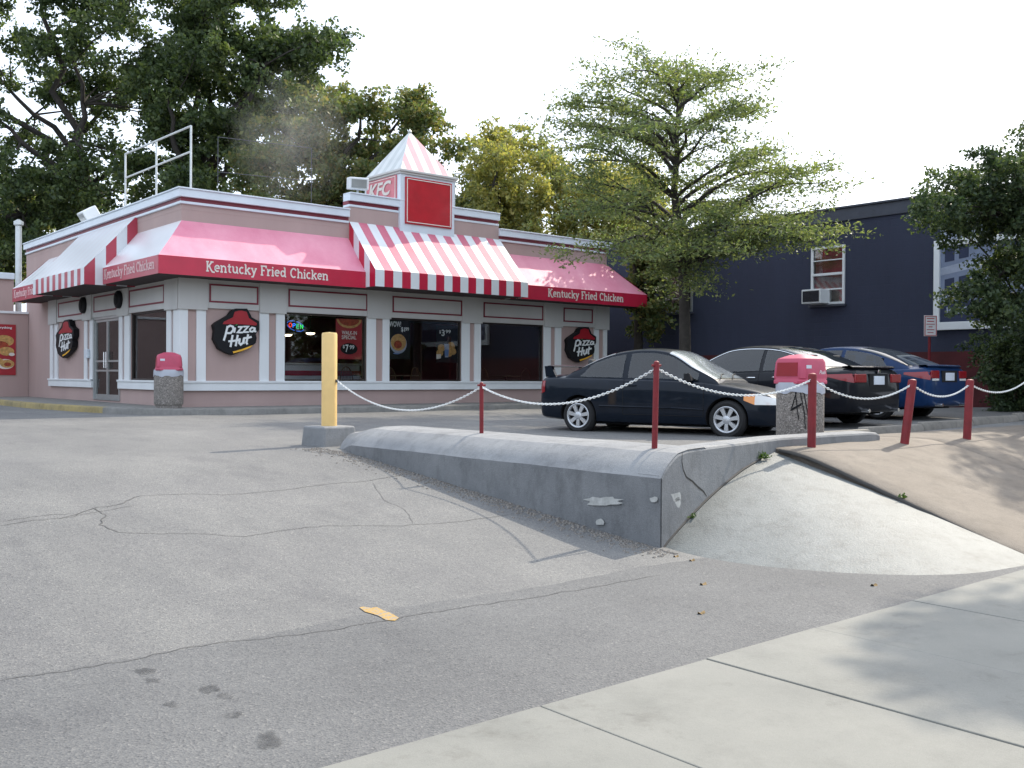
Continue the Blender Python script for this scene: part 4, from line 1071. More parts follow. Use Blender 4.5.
p = onv(357,187,VF+.15); floodlight((p.x+.02,p.y,6.20), rad(70), rad(-8), 'white floodlight at the left foot of the striped cupola', 1.0)
# vent pipe
p = atd(18.5,272,37); t = thing('vent_pipe', 'tall white vent pipe rising behind the restaurant at the far left', 'pipe', (p.x,p.y,4.8))
mb = MB(); mb.lathe([(.11,-1),(.11,2.25)], n=16); mb.build('pipe', M['galv'], t, 40)
mb = MB(); mb.lathe([(.10,2.25),(.17,2.30),(.17,2.42),(.05,2.50)], n=16); mb.build('cap', M['galv'], t, 40)

# ================================================================== STREET FURNITURE
# yellow bollard on its block
BX, BY = 7.02, 12.28
t = thing('bollard', 'thick yellow steel bollard on a concrete block at the end of the low wall', 'bollard', (BX, BY, lot(BX,BY)))
mb = MB(); mb.hexa([(-.31,-.28,-.2),(.31,-.28,-.2),(.31,.28,-.2),(-.31,.28,-.2),(-.27,-.24,.27),(.27,-.24,.27),(.27,.24,.27),(-.27,.24,.27)])
o = mb.build('base_block', M['wallconc'], t); bev(o, .03, 3); o.rotation_euler = (0,0,rad(8))
mb = MB(); mb.lathe([(.108,.2),(.108,1.55),(.098,1.575),(0,1.585)], n=32); mb.build('post', M['bollard'], t, 40)
mb = MB(); mb.lathe([(.0,-.02),(.022,-.02),(.022,.03),(0,.035)], (0,0,0), 10, 0, 'x'); o = mb.build('hook', M['joint'], t, 40); o.location = (.06,-.105,.90)
tops = []
tops.append(Vector((BX+.06, BY-.12, lot(BX,BY)+.90)))
def red_post(px0, py0, pxt, pyt, r, label, v=None, u=None, h=None):
    p = onv(px0, py0, v) if v else onu(px0, py0, u)
    d = atd(pxt, pyt, (p-CAM).dot(FW)); lean = d-p
    t = thing('red_post', label, 'post', tuple(p), 0, 'red posts carrying the chain')
    mb = MB(); top = lean
    mb.tube([-lean*.25, top*.97, top], [r, r, r*.93], 18); mb.build('pole', M['postred'], t, 40)
    mb = MB(); mb.tube([top, top+Vector((0,0,.012))], [r*.9, r*.3], 18); mb.build('cap', M['postred'], t, 40)
    if r < .04:
        mb = MB(); mb.tube([top*.96+Vector((-.05,.01,0)), top*.96+Vector((.05,-.01,0))], .013, 8); mb.build('eye', M['postred'], t, 40)
    tops.append(p+top*.93)
    return t
red_post(481.5,438,481.5,383,.024,'thin red post standing on the wall top, nearest the yellow bollard', u=7.25)
red_post(654.5,448,656.5,362,.028,'thin red post on the wall corner in front of the dark coupe', u=7.15)
red_post(811.5,448.5,812.5,374,.047,'thick red post in front of the near litter bin', v=6.33)
red_post(905,439.5,912.5,380,.052,'leaning red post in front of the blue car, third from the right edge', v=6.2)
red_post(967,438,970,380,.052,'red post right of the leaning one, near the blue car rear', v=6.2)
red_post(1029,430,1030,374,.052,'red post cut off by the right edge of the photo', v=6.25)
# chains
def chain(a, b, sag, label, link=.048):
    a, b = Vector(a), Vector(b); L = (b-a).length; n = 60
    pts = [a.lerp(b, k/n)-Vector((0,0,sag*4*(k/n)*(1-k/n))) for k in range(n+1)]
    cum = [0]
    for p, q in zip(pts, pts[1:]): cum.append(cum[-1]+(q-p).length)
    m = int(cum[-1]/(link*.72)); t = thing('chain', label, 'chain', tuple(a), 0, 'white plastic chains between the posts')
    mb = MB(); i = 0; roll = 0
    for k in range(m):
        s = (k+.5)*cum[-1]/m
        while cum[i+1] < s and i < n-1: i += 1
        f_ = (s-cum[i])/(cum[i+1]-cum[i]); c = pts[i].lerp(pts[i+1], f_)-a; d = (pts[i+1]-pts[i]).normalized()
        x = Vector((0,0,1)).cross(d).normalized(); y = d.cross(x); roll += 90
        w1 = x*math.cos(rad(roll+20))+y*math.sin(rad(roll+20)); ring = []
        for q in range(10):
            an = 2*PI*q/10; ring.append(c+d*math.cos(an)*link*.5+w1*math.sin(an)*link*.22)
        rows = []; nn = d.cross(w1)
        for q in range(10):
            rdir = (ring[q]-c).normalized(); rows.append([ring[q]+(rdir*math.cos(g_)+nn*math.sin(g_))*link*.11 for g_ in (0,PI/2,PI,3*PI/2)])
        rows.append(rows[0]); mb.grid(rows, 0, True)
    mb.build('links', M['chain'], t, 60)
    return t
tl = tops
chain(tl[0], tl[1], .34, 'white chain from the yellow bollard to the first thin red post')
chain(tl[1], tl[2], .27, 'white chain between the two thin red posts, crossing the rear of the dark coupe')
chain(tl[2], tl[3], .22, 'white chain running past the coupe front to the thick red post')
chain(tl[3], tl[4], .20, 'white chain from the thick red post to the leaning one, crossing the black car')
chain(tl[4], tl[5], .16, 'white chain between the leaning red post and the next, crossing the blue car rear')
chain(tl[5], tl[6], .16, 'white chain at the right edge, right of the blue car rear')

# litter bins
def litter_bin(loc, rz, label):
    t = thing('litter_bin', label, 'litter bin', loc, rz, 'concrete litter bins with red lids'); t.scale = (.93,.93,.95)
    mb = MB(); mb.lathe([(.27,0),(.29,.0),(.29,.07),(.315,.075),(.325,.10),(.325,.80),(.31,.82)], n=40); mb.build('concrete_body', M['agg'], t, 35)
    mb = MB(); n = 40; rows = []
    for h_, r_, wv in ((.84,.327,0),(.80,.333,0),(.76,.335,.0),(.73,.337,.03)):
        rows.append([(r_*math.cos(2*PI*k/n), r_*math.sin(2*PI*k/n), h_-wv*(1+math.sin(k*.9)*.6+math.sin(k*2.1)*.3)) for k in range(n)])
    mb.grid(rows, 0, True); mb.build('bag_edge', M['bag'], t, 50)
    mb = MB()
    def sq(hw, z, rr, nn=6):
        out = []
        for cx, cy, a0 in ((hw-rr,hw-rr,0),(-hw+rr,hw-rr,90),(-hw+rr,-hw+rr,180),(hw-rr,-hw+rr,270)):
            for k in range(nn+1): out.append((cx+rr*math.cos(rad(a0+90*k/nn)), cy+rr*math.sin(rad(a0+90*k/nn)), z))
        return out
    def rnd(r_, z):
        base = sq(.3, z, .10); return [(Vector((p[0],p[1],0)).normalized()*r_).to_tuple()[:2]+(z,) for p in base]
    mb.grid([rnd(.335,.82), rnd(.358,.825), rnd(.362,.86), rnd(.345,.885), sq(.285,.90,.10), sq(.265,1.12,.10), sq(.245,1.165,.10), sq(.12,1.215,.05), sq(.02,1.225,.01)], 0, True)
    lid = mb.build('lid', M['lidred'], t, 35)
    for k in (0, 2):
        f_ = MB(); a = k*PI/2
        f_.hexa([(-.185,-.280,.925),(.185,-.280,.925),(.185,-.288,.925),(-.185,-.288,.925),(-.175,-.264,1.11),(.175,-.264,1.11),(.175,-.272,1.11),(-.175,-.272,1.11)])
        o = f_.build('flap', M['flapred'], lid); o.rotation_euler = (0,0,a)
    st_ = MB(); st_.box(.268,.277,-.20,-.10,1.03,1.075); st_.build('sticker', M['plate'], lid)
    return t
bn = litter_bin((11.22, 7.45, lotz(11.22,7.45)), rad(-96), 'concrete litter bin with faded red lid and black graffiti, before the coupe nose')
gf = MB(); RG = .3275
def cyl(a, b, d): return ((RG+d)*math.cos(a), (RG+d)*math.sin(a), b)
bang = math.atan2(-7.45, -11.22)-rad(-96)    # direction of the viewer in the bin's own frame
for s_ in ([(-.22,.77),(-.05,.34)],[(-.10,.77),(-.36,.47),(.06,.55)],[(-.04,.79),(.18,.42),(.22,.22)],[(.12,.75),(.34,.38)],[(.40,.70),(.62,.30)],[(.62,.62),(.48,.28)]):
    pts = []
    for i in range(len(s_)-1):
        for k in range(7): pts.append((s_[i][0]+(s_[i+1][0]-s_[i][0])*k/6, s_[i][1]+(s_[i+1][1]-s_[i][1])*k/6))
    pts = [p for i, p in enumerate(pts) if i == 0 or p != pts[i-1]]
    gf.ribbon([(a*1.0, b) for a, b in pts], .032, lambda a, b, d: cyl(bang+a/RG*.33, b, d), .0, .004)
gf.build('graffiti', M['black'], bn)
mk = MB(); put_text(mk, 'Push', lambda a, b, d: (.2815-.02*0, a, b), .06, .955, .13, .05, 0, 0, .01, .3); mk.build('lid_lettering', M['letterw'], bn)
b2 = litter_bin((8.46, 21.93, .80), rad(-108), 'round concrete litter bin with red lid on the walkway at the restaurant corner')

b2.scale = (.97,.97,1.02)
# wheel stops
M['stop'] = concrete_mat('stop_concrete', (.17,.155,.135), (.25,.23,.20), 3, .4, .5, .7)
def wheel_stop(u, v, label):
    t = thing('wheel_stop', label, 'wheel stop', (u, v, lotz(u,v)-.01), 0, 'concrete wheel stops in front of the cars')
    mb = MB(); L = .88; pr_ = [(-.10,0),(-.09,.07),(-.055,.135),(.055,.135),(.09,.07),(.10,0)]
    mb.grid([[(x, a*.8, b*.8) for a, b in pr_] if abs(x) == L else [(x, a, b) for a, b in pr_] for x in (-L,-L+.03,-.3,.3,L-.03,L)])
    n = len(mb.v); mb.f.append(list(range(6))[::-1]); mb.m.append(0); mb.f.append(list(range(n-6, n))); mb.m.append(0)
    bev(mb.build('stop_body', M['stop'], t, 30), .012); return t
stops = [(10.75,7.75,'concrete wheel stop before the coupe, partly behind the near litter bin'),(12.75,7.9,'concrete wheel stop just right of the near litter bin, under the black car'),(14.62,8.05,'concrete wheel stop between the black car and the blue car'),(16.5,8.1,'concrete wheel stop in front of the blue car behind the leaning post'),(18.4,8.15,'concrete wheel stop at the right of the blue car'),(20.3,8.2,'concrete wheel stop at the far right edge by the dark shrubs')]
w0 = None
for u, v, lb in stops:
    if w0 is None: w0 = wheel_stop(u, v, lb)
    else: dup(w0, (u, v, lotz(u,v)-.01), random.uniform(-.02,.02), lb)
# tall grass tufts / dirt near stops
# parking sign
p = onu(929.5, 327.5, 24.4); t = thing('parking_sign', 'small white parking sign with red text on a red post by the dark wall', 'sign', (p.x, p.y, .7))
mb = MB(); mb.tube([(0,0,-.1),(0,0,2.45)], .035, 8); mb.build('post', M['postred'], t, 50)
sg = thing('tmp', None, None)
mb = MB(); mb.box(-.17,.17,-.05,-.04,1.93,2.46); pl_ = mb.build('plate', M['letterw'], t); 
mb = MB(); fz2 = lambda a,b,d: (a,-.052-d,b)
outline(mb, fz2, -.155, .155, 1.945, 2.445, 0, .012)
for k, (w, h_) in enumerate(((.20,.02),(.18,.02),(.22,.016),(.10,.02),(.20,.016),(.16,.016))): mb.box(-w/2, w/2, -.056, -.051, 2.37-k*.07, 2.37-k*.07+h_)
mb.build('red_text', M['signred'], pl_)
bpy.data.objects.remove(sg); t.rotation_euler = (0,0,rad(-35))

# ================================================================== DARK BUILDING
UB = 26.0
t_d = thing('dark_building', 'dark navy stucco building side wall behind the parked cars, two small windows', 'building', (UB, 8, .6))
def dpart(mb, name, m, parent=t_d, **k): return part(mb, name, m, parent, **k)
p = onu(940,193,UB); ZT = p.z
w1 = (onu(845,300,UB).y, onu(811.5,300,UB).y, onu(830,304.5,UB).z, onu(830,246,UB).z)
w2 = (onu(693,300,UB).y, onu(666.5,300,UB).y, onu(680,312.5,UB).z, onu(680,259,UB).z)
mb = MB(); ys = [5, w1[0], w1[1], w2[0], w2[1], 44]; ZL = .4
for a, b, w in ((ys[0],ys[1],None),(ys[1],ys[2],w1),(ys[2],ys[3],None),(ys[3],ys[4],w2),(ys[4],ys[5],None)):
    if w: mb.box(UB, UB+.3, a, b, ZL, w[2]); mb.box(UB, UB+.3, a, b, w[3], ZT-.42)
    else: mb.box(UB, UB+.3, a, b, ZL, ZT-.42)
mb.box(UB+.3, UB+14, 5, 5.3, ZL, ZT-.42); mb.box(UB+.3, UB+14, 5.3, 44, ZT-.6, ZT-.45); mb.box(UB+.3,UB+14,43.7,44,ZL,ZT-.6)
dpart(mb, 'wall', M['navy'])
mb = MB(); mb.box(UB-.05, UB+14, 4.95, 44, ZT-.42, ZT-.06); mb.box(UB-.10, UB+14, 4.9, 44, ZT-.06, ZT); dpart(mb, 'parapet_cap', M['navycap'], bw=.01)
mb = MB(); mb.box(UB-.03, UB-.002, 5, 44, ZL, 2.28); dpart(mb, 'painted_base', M['brickred'])
M['curt'] = mat('curtain', (.20,.14,.11), .9, var=.5, sc=3, streak=True)
M['curtred'] = mat('window_red_blind', (.26,.06,.06), .7, var=.3, sc=2)
for i, w in enumerate((w1, w2)):
    fr = MB(); s = .07; x0, x1 = UB-.05, UB+.03
    fr.box(x0,x1,w[0],w[1],w[2],w[2]+s); fr.box(x0,x1,w[0],w[1],w[3]-s,w[3]); fr.box(x0,x1,w[0],w[0]+s,w[2]+s,w[3]-s); fr.box(x0,x1,w[1]-s,w[1],w[2]+s,w[3]-s)
    zm = w[2]+(w[3]-w[2])*.52; fr.box(x0-.01,x1-.005,w[0]+s,w[1]-s,zm-.035,zm+.035)
    fr.box(x0+.01,x1-.01,w[0]+s,w[1]-s,w[2]+(w[3]-w[2])*.26-.02,w[2]+(w[3]-w[2])*.26+.02)
    fr.box(x0+.01,x1-.01,w[0]+s,w[1]-s,w[2]+(w[3]-w[2])*.76-.015,w[2]+(w[3]-w[2])*.76+.015)
    wf = dpart(fr, 'window', M['alu'] if i else M['white'], bw=.004)
    gl = MB(); gl.box(UB+.0,UB+.006,w[0]+s,w[1]-s,w[2]+s,w[3]-s); dpart(gl, 'pane', M['glass'], wf)
    bl = MB(); bl.box(UB+.10,UB+.11,w[0]+s,w[1]-s,zm,w[3]-s); dpart(bl, 'blind', M['curtred'] if i == 0 else M['dark'], wf)
    bl = MB(); bl.box(UB+.14,UB+.15,w[0]+s,w[1]-s,w[2]+s,zm); dpart(bl, 'curtain', M['curt'] if i == 0 else M['dark'], wf)
    sl2 = MB(); sl2.box(UB-.12,UB,w[0]-.05,w[1]+.05,w[2]-.07,w[2]); dpart(sl2, 'sill', M['navycap'], wf, bw=.01)
# air conditioner in the near window
t = thing('air_conditioner', 'white window air conditioner in the window of the dark building', 'air conditioner', (UB-.2, w1[1]-.30, w1[2]+.02))
mb = MB(); mb.box(-.30,.30,-.32,.32,0,.42); bev(mb.build('housing', M['white'], t), .02)
mb = MB(); mb.box(-.315,-.30,-.27,.27,.05,.37); gr = mb.build('grille', M['darkgap'], t)
mb = MB()
for k in range(9): mb.box(-.322,-.314,-.27,.27,.065+k*.034,.075+k*.034)
mb.build('louvre', M['navycap'], gr)
# billboard
y1 = onu(936,300,UB).y; zb0 = onu(936,330.5,UB).z; zt0 = 5.25; y0 = y1-5.4
t = thing('billboard', 'large framed billboard with a picture of balconies on the dark wall, partly behind leaves', 'billboard', (UB, (y0+y1)/2, zb0))
mb = MB(); s = .16; X0, X1 = UB-.16, UB-.03
mb.box(X0,X1,y0,y1,zb0,zb0+s*1.3); mb.box(X0,X1,y0,y1,zt0-s,zt0); mb.box(X0,X1,y0,y0+s,zb0+s*1.3,zt0-s); mb.box(X0,X1,y1-s,y1,zb0+s*1.3,zt0-s); place(mb, 'frame', M['white'], t, bw=.01)
mb = MB(); mb.box(UB-.09,UB-.04,y0+s,y1-s,zb0+s*1.3,zt0-s); pp_ = place(mb, 'sheet', M['papr'], t)
fb_ = lambda a, b, d: (UB-.092-d, -a, b)
A0, A1, Z0, Z1 = -y1+s, -y0-s, zb0+s*1.3, zt0-s
mb = MB(); wbox(fb_, A0, A1, Z0, Z0+.55, 0, .003, mb); place(mb, 'lower_band', M['papd'], t)
mb = MB()
for z0, z1 in ((Z0+.62,Z0+.70),(Z0+1.25,Z0+1.45),(Z0+2.05,Z0+2.5)): mb.add([fb_(A0,z0,.002),fb_(A0+3.2,z0+.5,.002),fb_(A0+3.2,z1+.62,.002),fb_(A0,z1,.002)],[(0,1,2,3)])
mb.add([fb_(A0+.9,Z0+.62,.003),fb_(A0+1.3,Z0+.68,.003),fb_(A0+1.3,Z1-.5,.003),fb_(A0+.9,Z1-.6,.003)],[(0,1,2,3)])
mb.add([fb_(A0+2.2,Z0+.7,.003),fb_(A0+2.5,Z0+.7,.003),fb_(A0+2.5,Z1-.2,.003),fb_(A0+2.2,Z1-.3,.003)],[(0,1,2,3)]); place(mb, 'pictured_balconies', M['papl'], t)
mb = MB()
for x, z in ((.12,.8),(.5,.85),(1.45,.95),(1.85,1.0),(.12,1.6),(.5,1.66),(1.45,1.75),(1.85,1.8)): mb.add([fb_(A0+x,Z0+z,.0035),fb_(A0+x+.26,Z0+z+.03,.0035),fb_(A0+x+.26,Z0+z+.38,.0035),fb_(A0+x,Z0+z+.34,.0035)],[(0,1,2,3)])
place(mb, 'printed_picture', M['papd'], t)
mb = MB(); put_text(mb, 'ROCKPO', fb_, A0+.18, Z0+.20, 1.15, .20, .006, 0, .03); place(mb, 'lettering', M['papl'], t)

# ================================================================== CARS
def spl(pts, n_out):      # pts [(x, vals...)] -> smooth interpolation function
    xs = [p[0] for p in pts]; k = len(pts[0])-1
    def f(x):
        if x <= xs[0]: return pts[0][1:]
        if x >= xs[-1]: return pts[-1][1:]
        i = max(j for j in range(len(xs)) if xs[j] <= x); i = min(i, len(xs)-2)
        h = xs[i+1]-xs[i]; t = (x-xs[i])/h; out = []
        for q in range(1, k+1):
            y0, y1 = pts[i][q], pts[i+1][q]
            m0 = (y1-pts[i-1][q])/(xs[i+1]-xs[i-1]) if i > 0 else (y1-y0)/h
            m1 = (pts[i+2][q]-y0)/(xs[i+2]-xs[i]) if i+2 < len(xs) else (y1-y0)/h
            if (y1-y0) == 0: m0 = m1 = 0
            out.append(y0*(2*t**3-3*t**2+1)+m0*h*(t**3-2*t**2+t)+y1*(-2*t**3+3*t**2)+m1*h*(t**3-t**2))
        return out
    return f
def build_car(name, label, cat, cfg, loc, rz, body_mat):
    t = thing(name, label, cat, loc, rz, 'cars parked in the lot')
    bf, cf = spl(cfg['body'], 0), spl(cfg['cabin'], 0)
    L0, L1 = cfg['body'][0][0], cfg['body'][-1][0]
    def sec_pts(x):
        w, zs, zt, zb = bf(x); d = zs-zb
        return [(0,zb+.01),(.82*w,zb),(.95*w,zb+.03),(.985*w,zb+.10),(1.0*w,zb+.22*d+.06),(1.0*w,zb+.5*d),(.995*w,zs-.19*min(1,d/.6)),(.985*w,zs-.10*min(1,d/.6)),(.955*w,zs-.015),(.91*w,zs+.012),(.80*w,zs+.55*(zt-zs)),(.45*w,zt-.006),(0,zt)]
    NS = 13
    def SB(x, s):      # s in 0..12
        p = sec_pts(x); i = int(min(NS-2, s)); f = s-i; return (x, p[i][0]*(1-f)+p[i+1][0]*f, p[i][1]*(1-f)+p[i+1][1]*f)
    xs = [L0+(L1-L0)*(.5-.5*math.cos(PI*k/56)) for k in range(57)]
    mb = MB(); rows = []
    for x in xs:
        p = sec_pts(x); rows.append([(x, y, z) for y, z in p]+[(x, -y, z) for y, z in p[-2:0:-1]])
    mb.grid(rows, 0, True); n = len(rows[0]); N_ = len(mb.v)
    mb.f.append(list(range(n))[::-1]); mb.m.append(0); mb.f.append([N_-n+i for i in range(n)]); mb.m.append(0)
    body = mb.build('body', [body_mat, M['darkgap']], t)
    R = cfg['arch']; bpy.context.view_layer.update()
    cut = MB()
    for wx in (cfg['wf'], cfg['wr']):
        for sgn in (-1, 1):
            y0, y1 = sgn*(cfg['hw']-.26), sgn*(cfg['hw']+.2)
            cut.lathe([(R, min(y0,y1)), (R, max(y0,y1))], (wx, 0, cfg['wrad']+.01), 40, 0, 'y')
    co = cut.build('cutter', [M['darkgap']], t)
    md = body.modifiers.new('b', 'BOOLEAN'); md.object = co; md.operation = 'DIFFERENCE'; md.solver = 'EXACT'
    dg = bpy.context.evaluated_depsgraph_get(); dg.update()
    me = bpy.data.meshes.new_from_object(body.evaluated_get(dg)); body.modifiers.clear(); body.data = me
    bpy.data.objects.remove(co)
    me.polygons.foreach_set('use_smooth', [True]*len(me.polygons)); me.set_sharp_from_angle(angle=rad(38)); me.name = 'body'
    # cabin
    def cab(x):
        H, = cf(x)[:1]; w, zs, zt, zb = bf(x); base = zs-.02
        H = max(H, base+.0005); hh = H-base; k = clip(hh/.45, 0, 1)
        wb = .905*w; lean = cfg.get('lean', .36)
        zr = base+hh-min(.2*hh, .065)
        wt = wb-lean*(zr-base)
        return base, wb, zr, wt, H
    def SC(x, s):      # s 0 belt, 1 roof edge, 2 centre
        base, wb, zr, wt, H = cab(x)
        if s <= 1:
            b = s*s*.0; return (x, wb+(wt-wb)*s+.018*math.sin(PI*s), base+(zr-base)*s)
        q = s-1; a = q*PI/2
        return (x, wt*math.cos(a)**.75 if a < PI/2-.001 else 0, zr+(H-zr)*math.sin(a)**.9)
    c0, c1 = cfg['cabin'][0][0], cfg['cabin'][-1][0]
    mb = MB(); rows = []; ss = [0,.13,.26,.40,.54,.68,.80,.90,.95,1,1.08,1.2,1.35,1.5,1.65,1.8,1.9,2]
    for k in range(97):
        x = c0+(c1-c0)*k/96; p = [SC(x, s) for s in ss]; rows.append(p+[(a,-b,c) for a,b,c in p[-2::-1]])
    mb.grid(rows); keep = []
    for f in mb.f:
        ps = [mb.v[i] for i in f]; xm = sum(p[0] for p in ps)/4; zl_ = min(p[2] for p in ps); zh_ = max(p[2] for p in ps)
        base, wb, zr, wt, H = cab(xm); keep.append(not any(a+(.12 if kd == 'rear' else .02) < xm < b_-.02 and zl_ > base+.042 and zh_ < zr-.018 for a, b_, kd in cfg['side']))
    mb.f = [f for f, k_ in zip(mb.f, keep) if k_]; mb.m = [m_ for m_, k_ in zip(mb.m, keep) if k_]
    mb.build('roof', body_mat, t, 42)
    for sx_, w_s in ((cfg['side'][0][1]+.38, .24), (cfg['side'][0][1]-.42, .25)):
        for sgn in (1, -1):
            mb = MB(); y_ = sgn*.36; mb.hexa([(sx_-.30,y_-w_s,.80),(sx_-.14,y_-w_s,.80),(sx_-.14,y_+w_s,.80),(sx_-.30,y_+w_s,.80),(sx_-.36,y_-w_s*.75,1.13),(sx_-.26,y_-w_s*.75,1.13),(sx_-.26,y_+w_s*.75,1.13),(sx_-.36,y_+w_s*.75,1.13)])
            mb.hexa([(sx_-.37,y_-.12,1.15),(sx_-.28,y_-.12,1.15),(sx_-.28,y_+.12,1.15),(sx_-.37,y_+.12,1.15),(sx_-.39,y_-.10,1.27),(sx_-.31,y_-.10,1.27),(sx_-.31,y_+.10,1.27),(sx_-.39,y_+.10,1.27)])
            bev(mb.build('seat', M['seat'], t, 50), .03, 3)
    mb = MB(); mb.lathe([(.17,-.01),(.185,0),(.17,.01),(.155,0),(.17,-.01)], (0,0,0), 24, 0, 'x', False); o_w = mb.build('steering_wheel', M['black'], t, 50); o_w.location = (cfg['mirror']-.12, .36, 1.0)
    def patch(fn, x0, x1, s0, s1, nx, nsn, off, nm, m, mirror=True, full=False, shape=None, parent=t):
        outs = []
        for sgn in ((1,-1) if mirror else (1,)):
            mb = MB(); rows = []
            for i in range(nx+1):
                x = x0+(x1-x0)*i/nx; row = []
                if shape: sa, sb = shape(x, i/nx)
                else: sa, sb = s0, s1
                rng = [sa+(sb-sa)*j/nsn for j in range(nsn+1)]
                pts = []
                for s in rng:
                    p = Vector(fn(x, s)); e = .02
                    px_ = Vector(fn(min(x+e, x1 if fn is SC else L1), s))-Vector(fn(x-e, s)); ps = Vector(fn(x, min(s+.05,1.999 if fn is SC else 11.99)))-Vector(fn(x, s-.05))
                    nn = px_.cross(ps); nn = nn.normalized() if nn.length > 1e-9 else Vector((0,1,0))
                    if nn.dot(Vector((p.x*.0, p.y, max(.0,p.z-.6)*2))) < 0: nn = -nn
                    if s > 1.95 and fn is SC: nn.y = 0
                    q = p+nn*off; pts.append((q.x, q.y*sgn, q.z))
                row = pts
                if full: row = pts+[(a,-b,c) for a,b,c in pts[-2::-1]]
                rows.append(row)
            mb.grid(rows); outs.append(mb.build(nm, m, parent, 60))
            if full: break
        return outs
    def srange(x, lo, hi):     # section params for heights on the cabin side
        base, wb, zr, wt, H = cab(x); d = max(zr-base, 1e-3)
        return clip((lo-base)/d, 0, 1), clip((hi-base)/d, 0, .999)
    for (x0, x1, kind) in cfg['side']:
        def shp(x, q, kind=kind):
            base, wb, zr, wt, H = cab(x)
            a, b_ = srange(x, base+.05, zr-.025)
            if kind == 'rear' and q < .18: b_ = a+(b_-a)*max(.25, q/.18)
            return (a, max(b_, a+.02))
        patch(SC, x0, x1, 0, 1, 14, 6, .006, 'side_window', M['sideglass'], shape=shp)
    if cfg.get('chrome'):
        x0, x1 = cfg['side'][0][0], cfg['side'][-1][1]
        for sgn in (1,-1):
            mb = MB(); pts = []
            for k in range(25):
                x = x0+(x1-x0)*k/24; base, wb, zr, wt, H = cab(x); s = .98; p = SC(x, s); pts.append((p[0], sgn*(p[1]+.008), p[2]))
            mb.tube(pts, .009, 6); mb.build('window_trim', M['chrome'], t, 60)
    x0, x1 = cfg['wind']; patch(SC, x0, x1, 1.06, 2, 10, 8, .006, 'windscreen', M[cfg.get('wmat', 'windscreen')], False, True)
    x0, x1 = cfg['rearg']; patch(SC, x0, x1, 1.06, 2, 10, 8, .006, 'rear_window', M[cfg.get('rmat', 'windscreen')], False, True)
    # lamps
    for (nm, x0, x1, za, zb_, zc, zd, m) in cfg['lamps']:
        def shp(x, q):
            lo, hi = za+(zc-za)*q, zb_+(zd-zb_)*q; out = []
            for zz in (lo, hi):
                s = 3.0
                while s < 9.6 and SB(x, s)[2] < zz: s += .02
                out.append(s)
            return out[0], max(out[1], out[0]+.05)
        patch(SB, x0, x1, 0, 1, 10, 5, .008, nm, m, shape=shp)
    # door seams, sill moulding, handles
    mb = MB()
    for sgn in (1,-1):
        for dx in cfg['seams']:
            mb.tube([(p[0], sgn*(p[1]+.001), p[2]) for p in (SB(dx, s) for s in (3.5,4,5,6,7,8,8.6))], .005, 5)
        a, b_ = min(cfg['seams']), max(cfg['seams'])
        mb.tube([(p[0], sgn*(p[1]+.001), p[2]) for p in (SB(a+(b_-a)*k/10, 3.5) for k in range(11))], .005, 5)
    mb.build('door_gap', M['darkgap'], t, 60)
    if cfg.get('mould'):
        for sgn in (1,-1):
            mb = MB(); a, b_ = cfg['wr']+.40, cfg['wf']-.38
            mb.tube([(p[0], sgn*(p[1]+.004), p[2]) for p in (SB(a+(b_-a)*k/10, 4.45) for k in range(11))], .014, 6); mb.build('side_moulding', body_mat, t, 60)
    for hx in cfg['handles']:
        for sgn in (1,-1):
            p = SB(hx, 7.1); mb = MB(); mb.tube([(p[0]-.09,sgn*(p[1]+.004),p[2]),(p[0]-.07,sgn*(p[1]+.028),p[2]),(p[0]+.07,sgn*(p[1]+.028),p[2]),(p[0]+.09,sgn*(p[1]+.004),p[2])], .012, 6); mb.build('door_handle', body_mat if not cfg.get('chrome') else M['chrome'], t, 60)
    # mirrors
    for sgn in (1,-1):
        mx = cfg['mirror']; base, wb, zr, wt, H = cab(mx); mb = MB()
        mb.hexa([(mx-.07,sgn*(wb-.02),base+.05),(mx+.05,sgn*(wb-.02),base+.05),(mx+.09,sgn*(wb+.20),base+.03),(mx-.05,sgn*(wb+.20),base+.03),(mx-.05,sgn*(wb-.02),base+.08),(mx+.03,sgn*(wb-.02),base+.09),(mx+.05,sgn*(wb+.19),base+.17),(mx-.05,sgn*(wb+.19),base+.16)])
        bev(mb.build('mirror', M['black'] if cfg.get('blackmirror') else body_mat, t, 60), .02, 3)
    # wheels
    def wheel(wx, sgn):
        r = cfg['wrad']; wt = thing('wheel', None, None, (wx, sgn*(cfg['hw']-.115), r)); wt.parent = t; wt.rotation_euler = (0,0,0 if sgn < 0 else PI)
        rr = cfg['rim']; W = .10
        mb = MB(); mb.lathe([(rr-.01,-W+.01),(rr+.02,-W-.005),(r-.045,-W-.008),(r-.015,-W+.02),(r,-W+.045),(r,W-.045),(r-.015,W-.02),(rr,W)], (0,0,0), 48, 0, 'y', False); mb.build('tyre', M['tyre'], wt, 40)
        mb = MB(); mb.lathe([(rr-.015,-W+.045),(0,-W+.05)], (0,0,0), 40, 0, 'y', False); mb.lathe([(rr-.015,-W+.05),(rr-.015,W)], (0,0,0), 40, 0, 'y', False); mb.build('brake_disc', M['darkgap'], wt, 40)
        mb = MB(); mb.lathe([(rr-.002,-W+.02),(rr+.006,-W-.010),(rr-.004,-W-.014),(rr-.022,-W-.004),(rr-.032,-W+.03)], (0,0,0), 48, 0, 'y', False)
        ns = cfg['spokes']
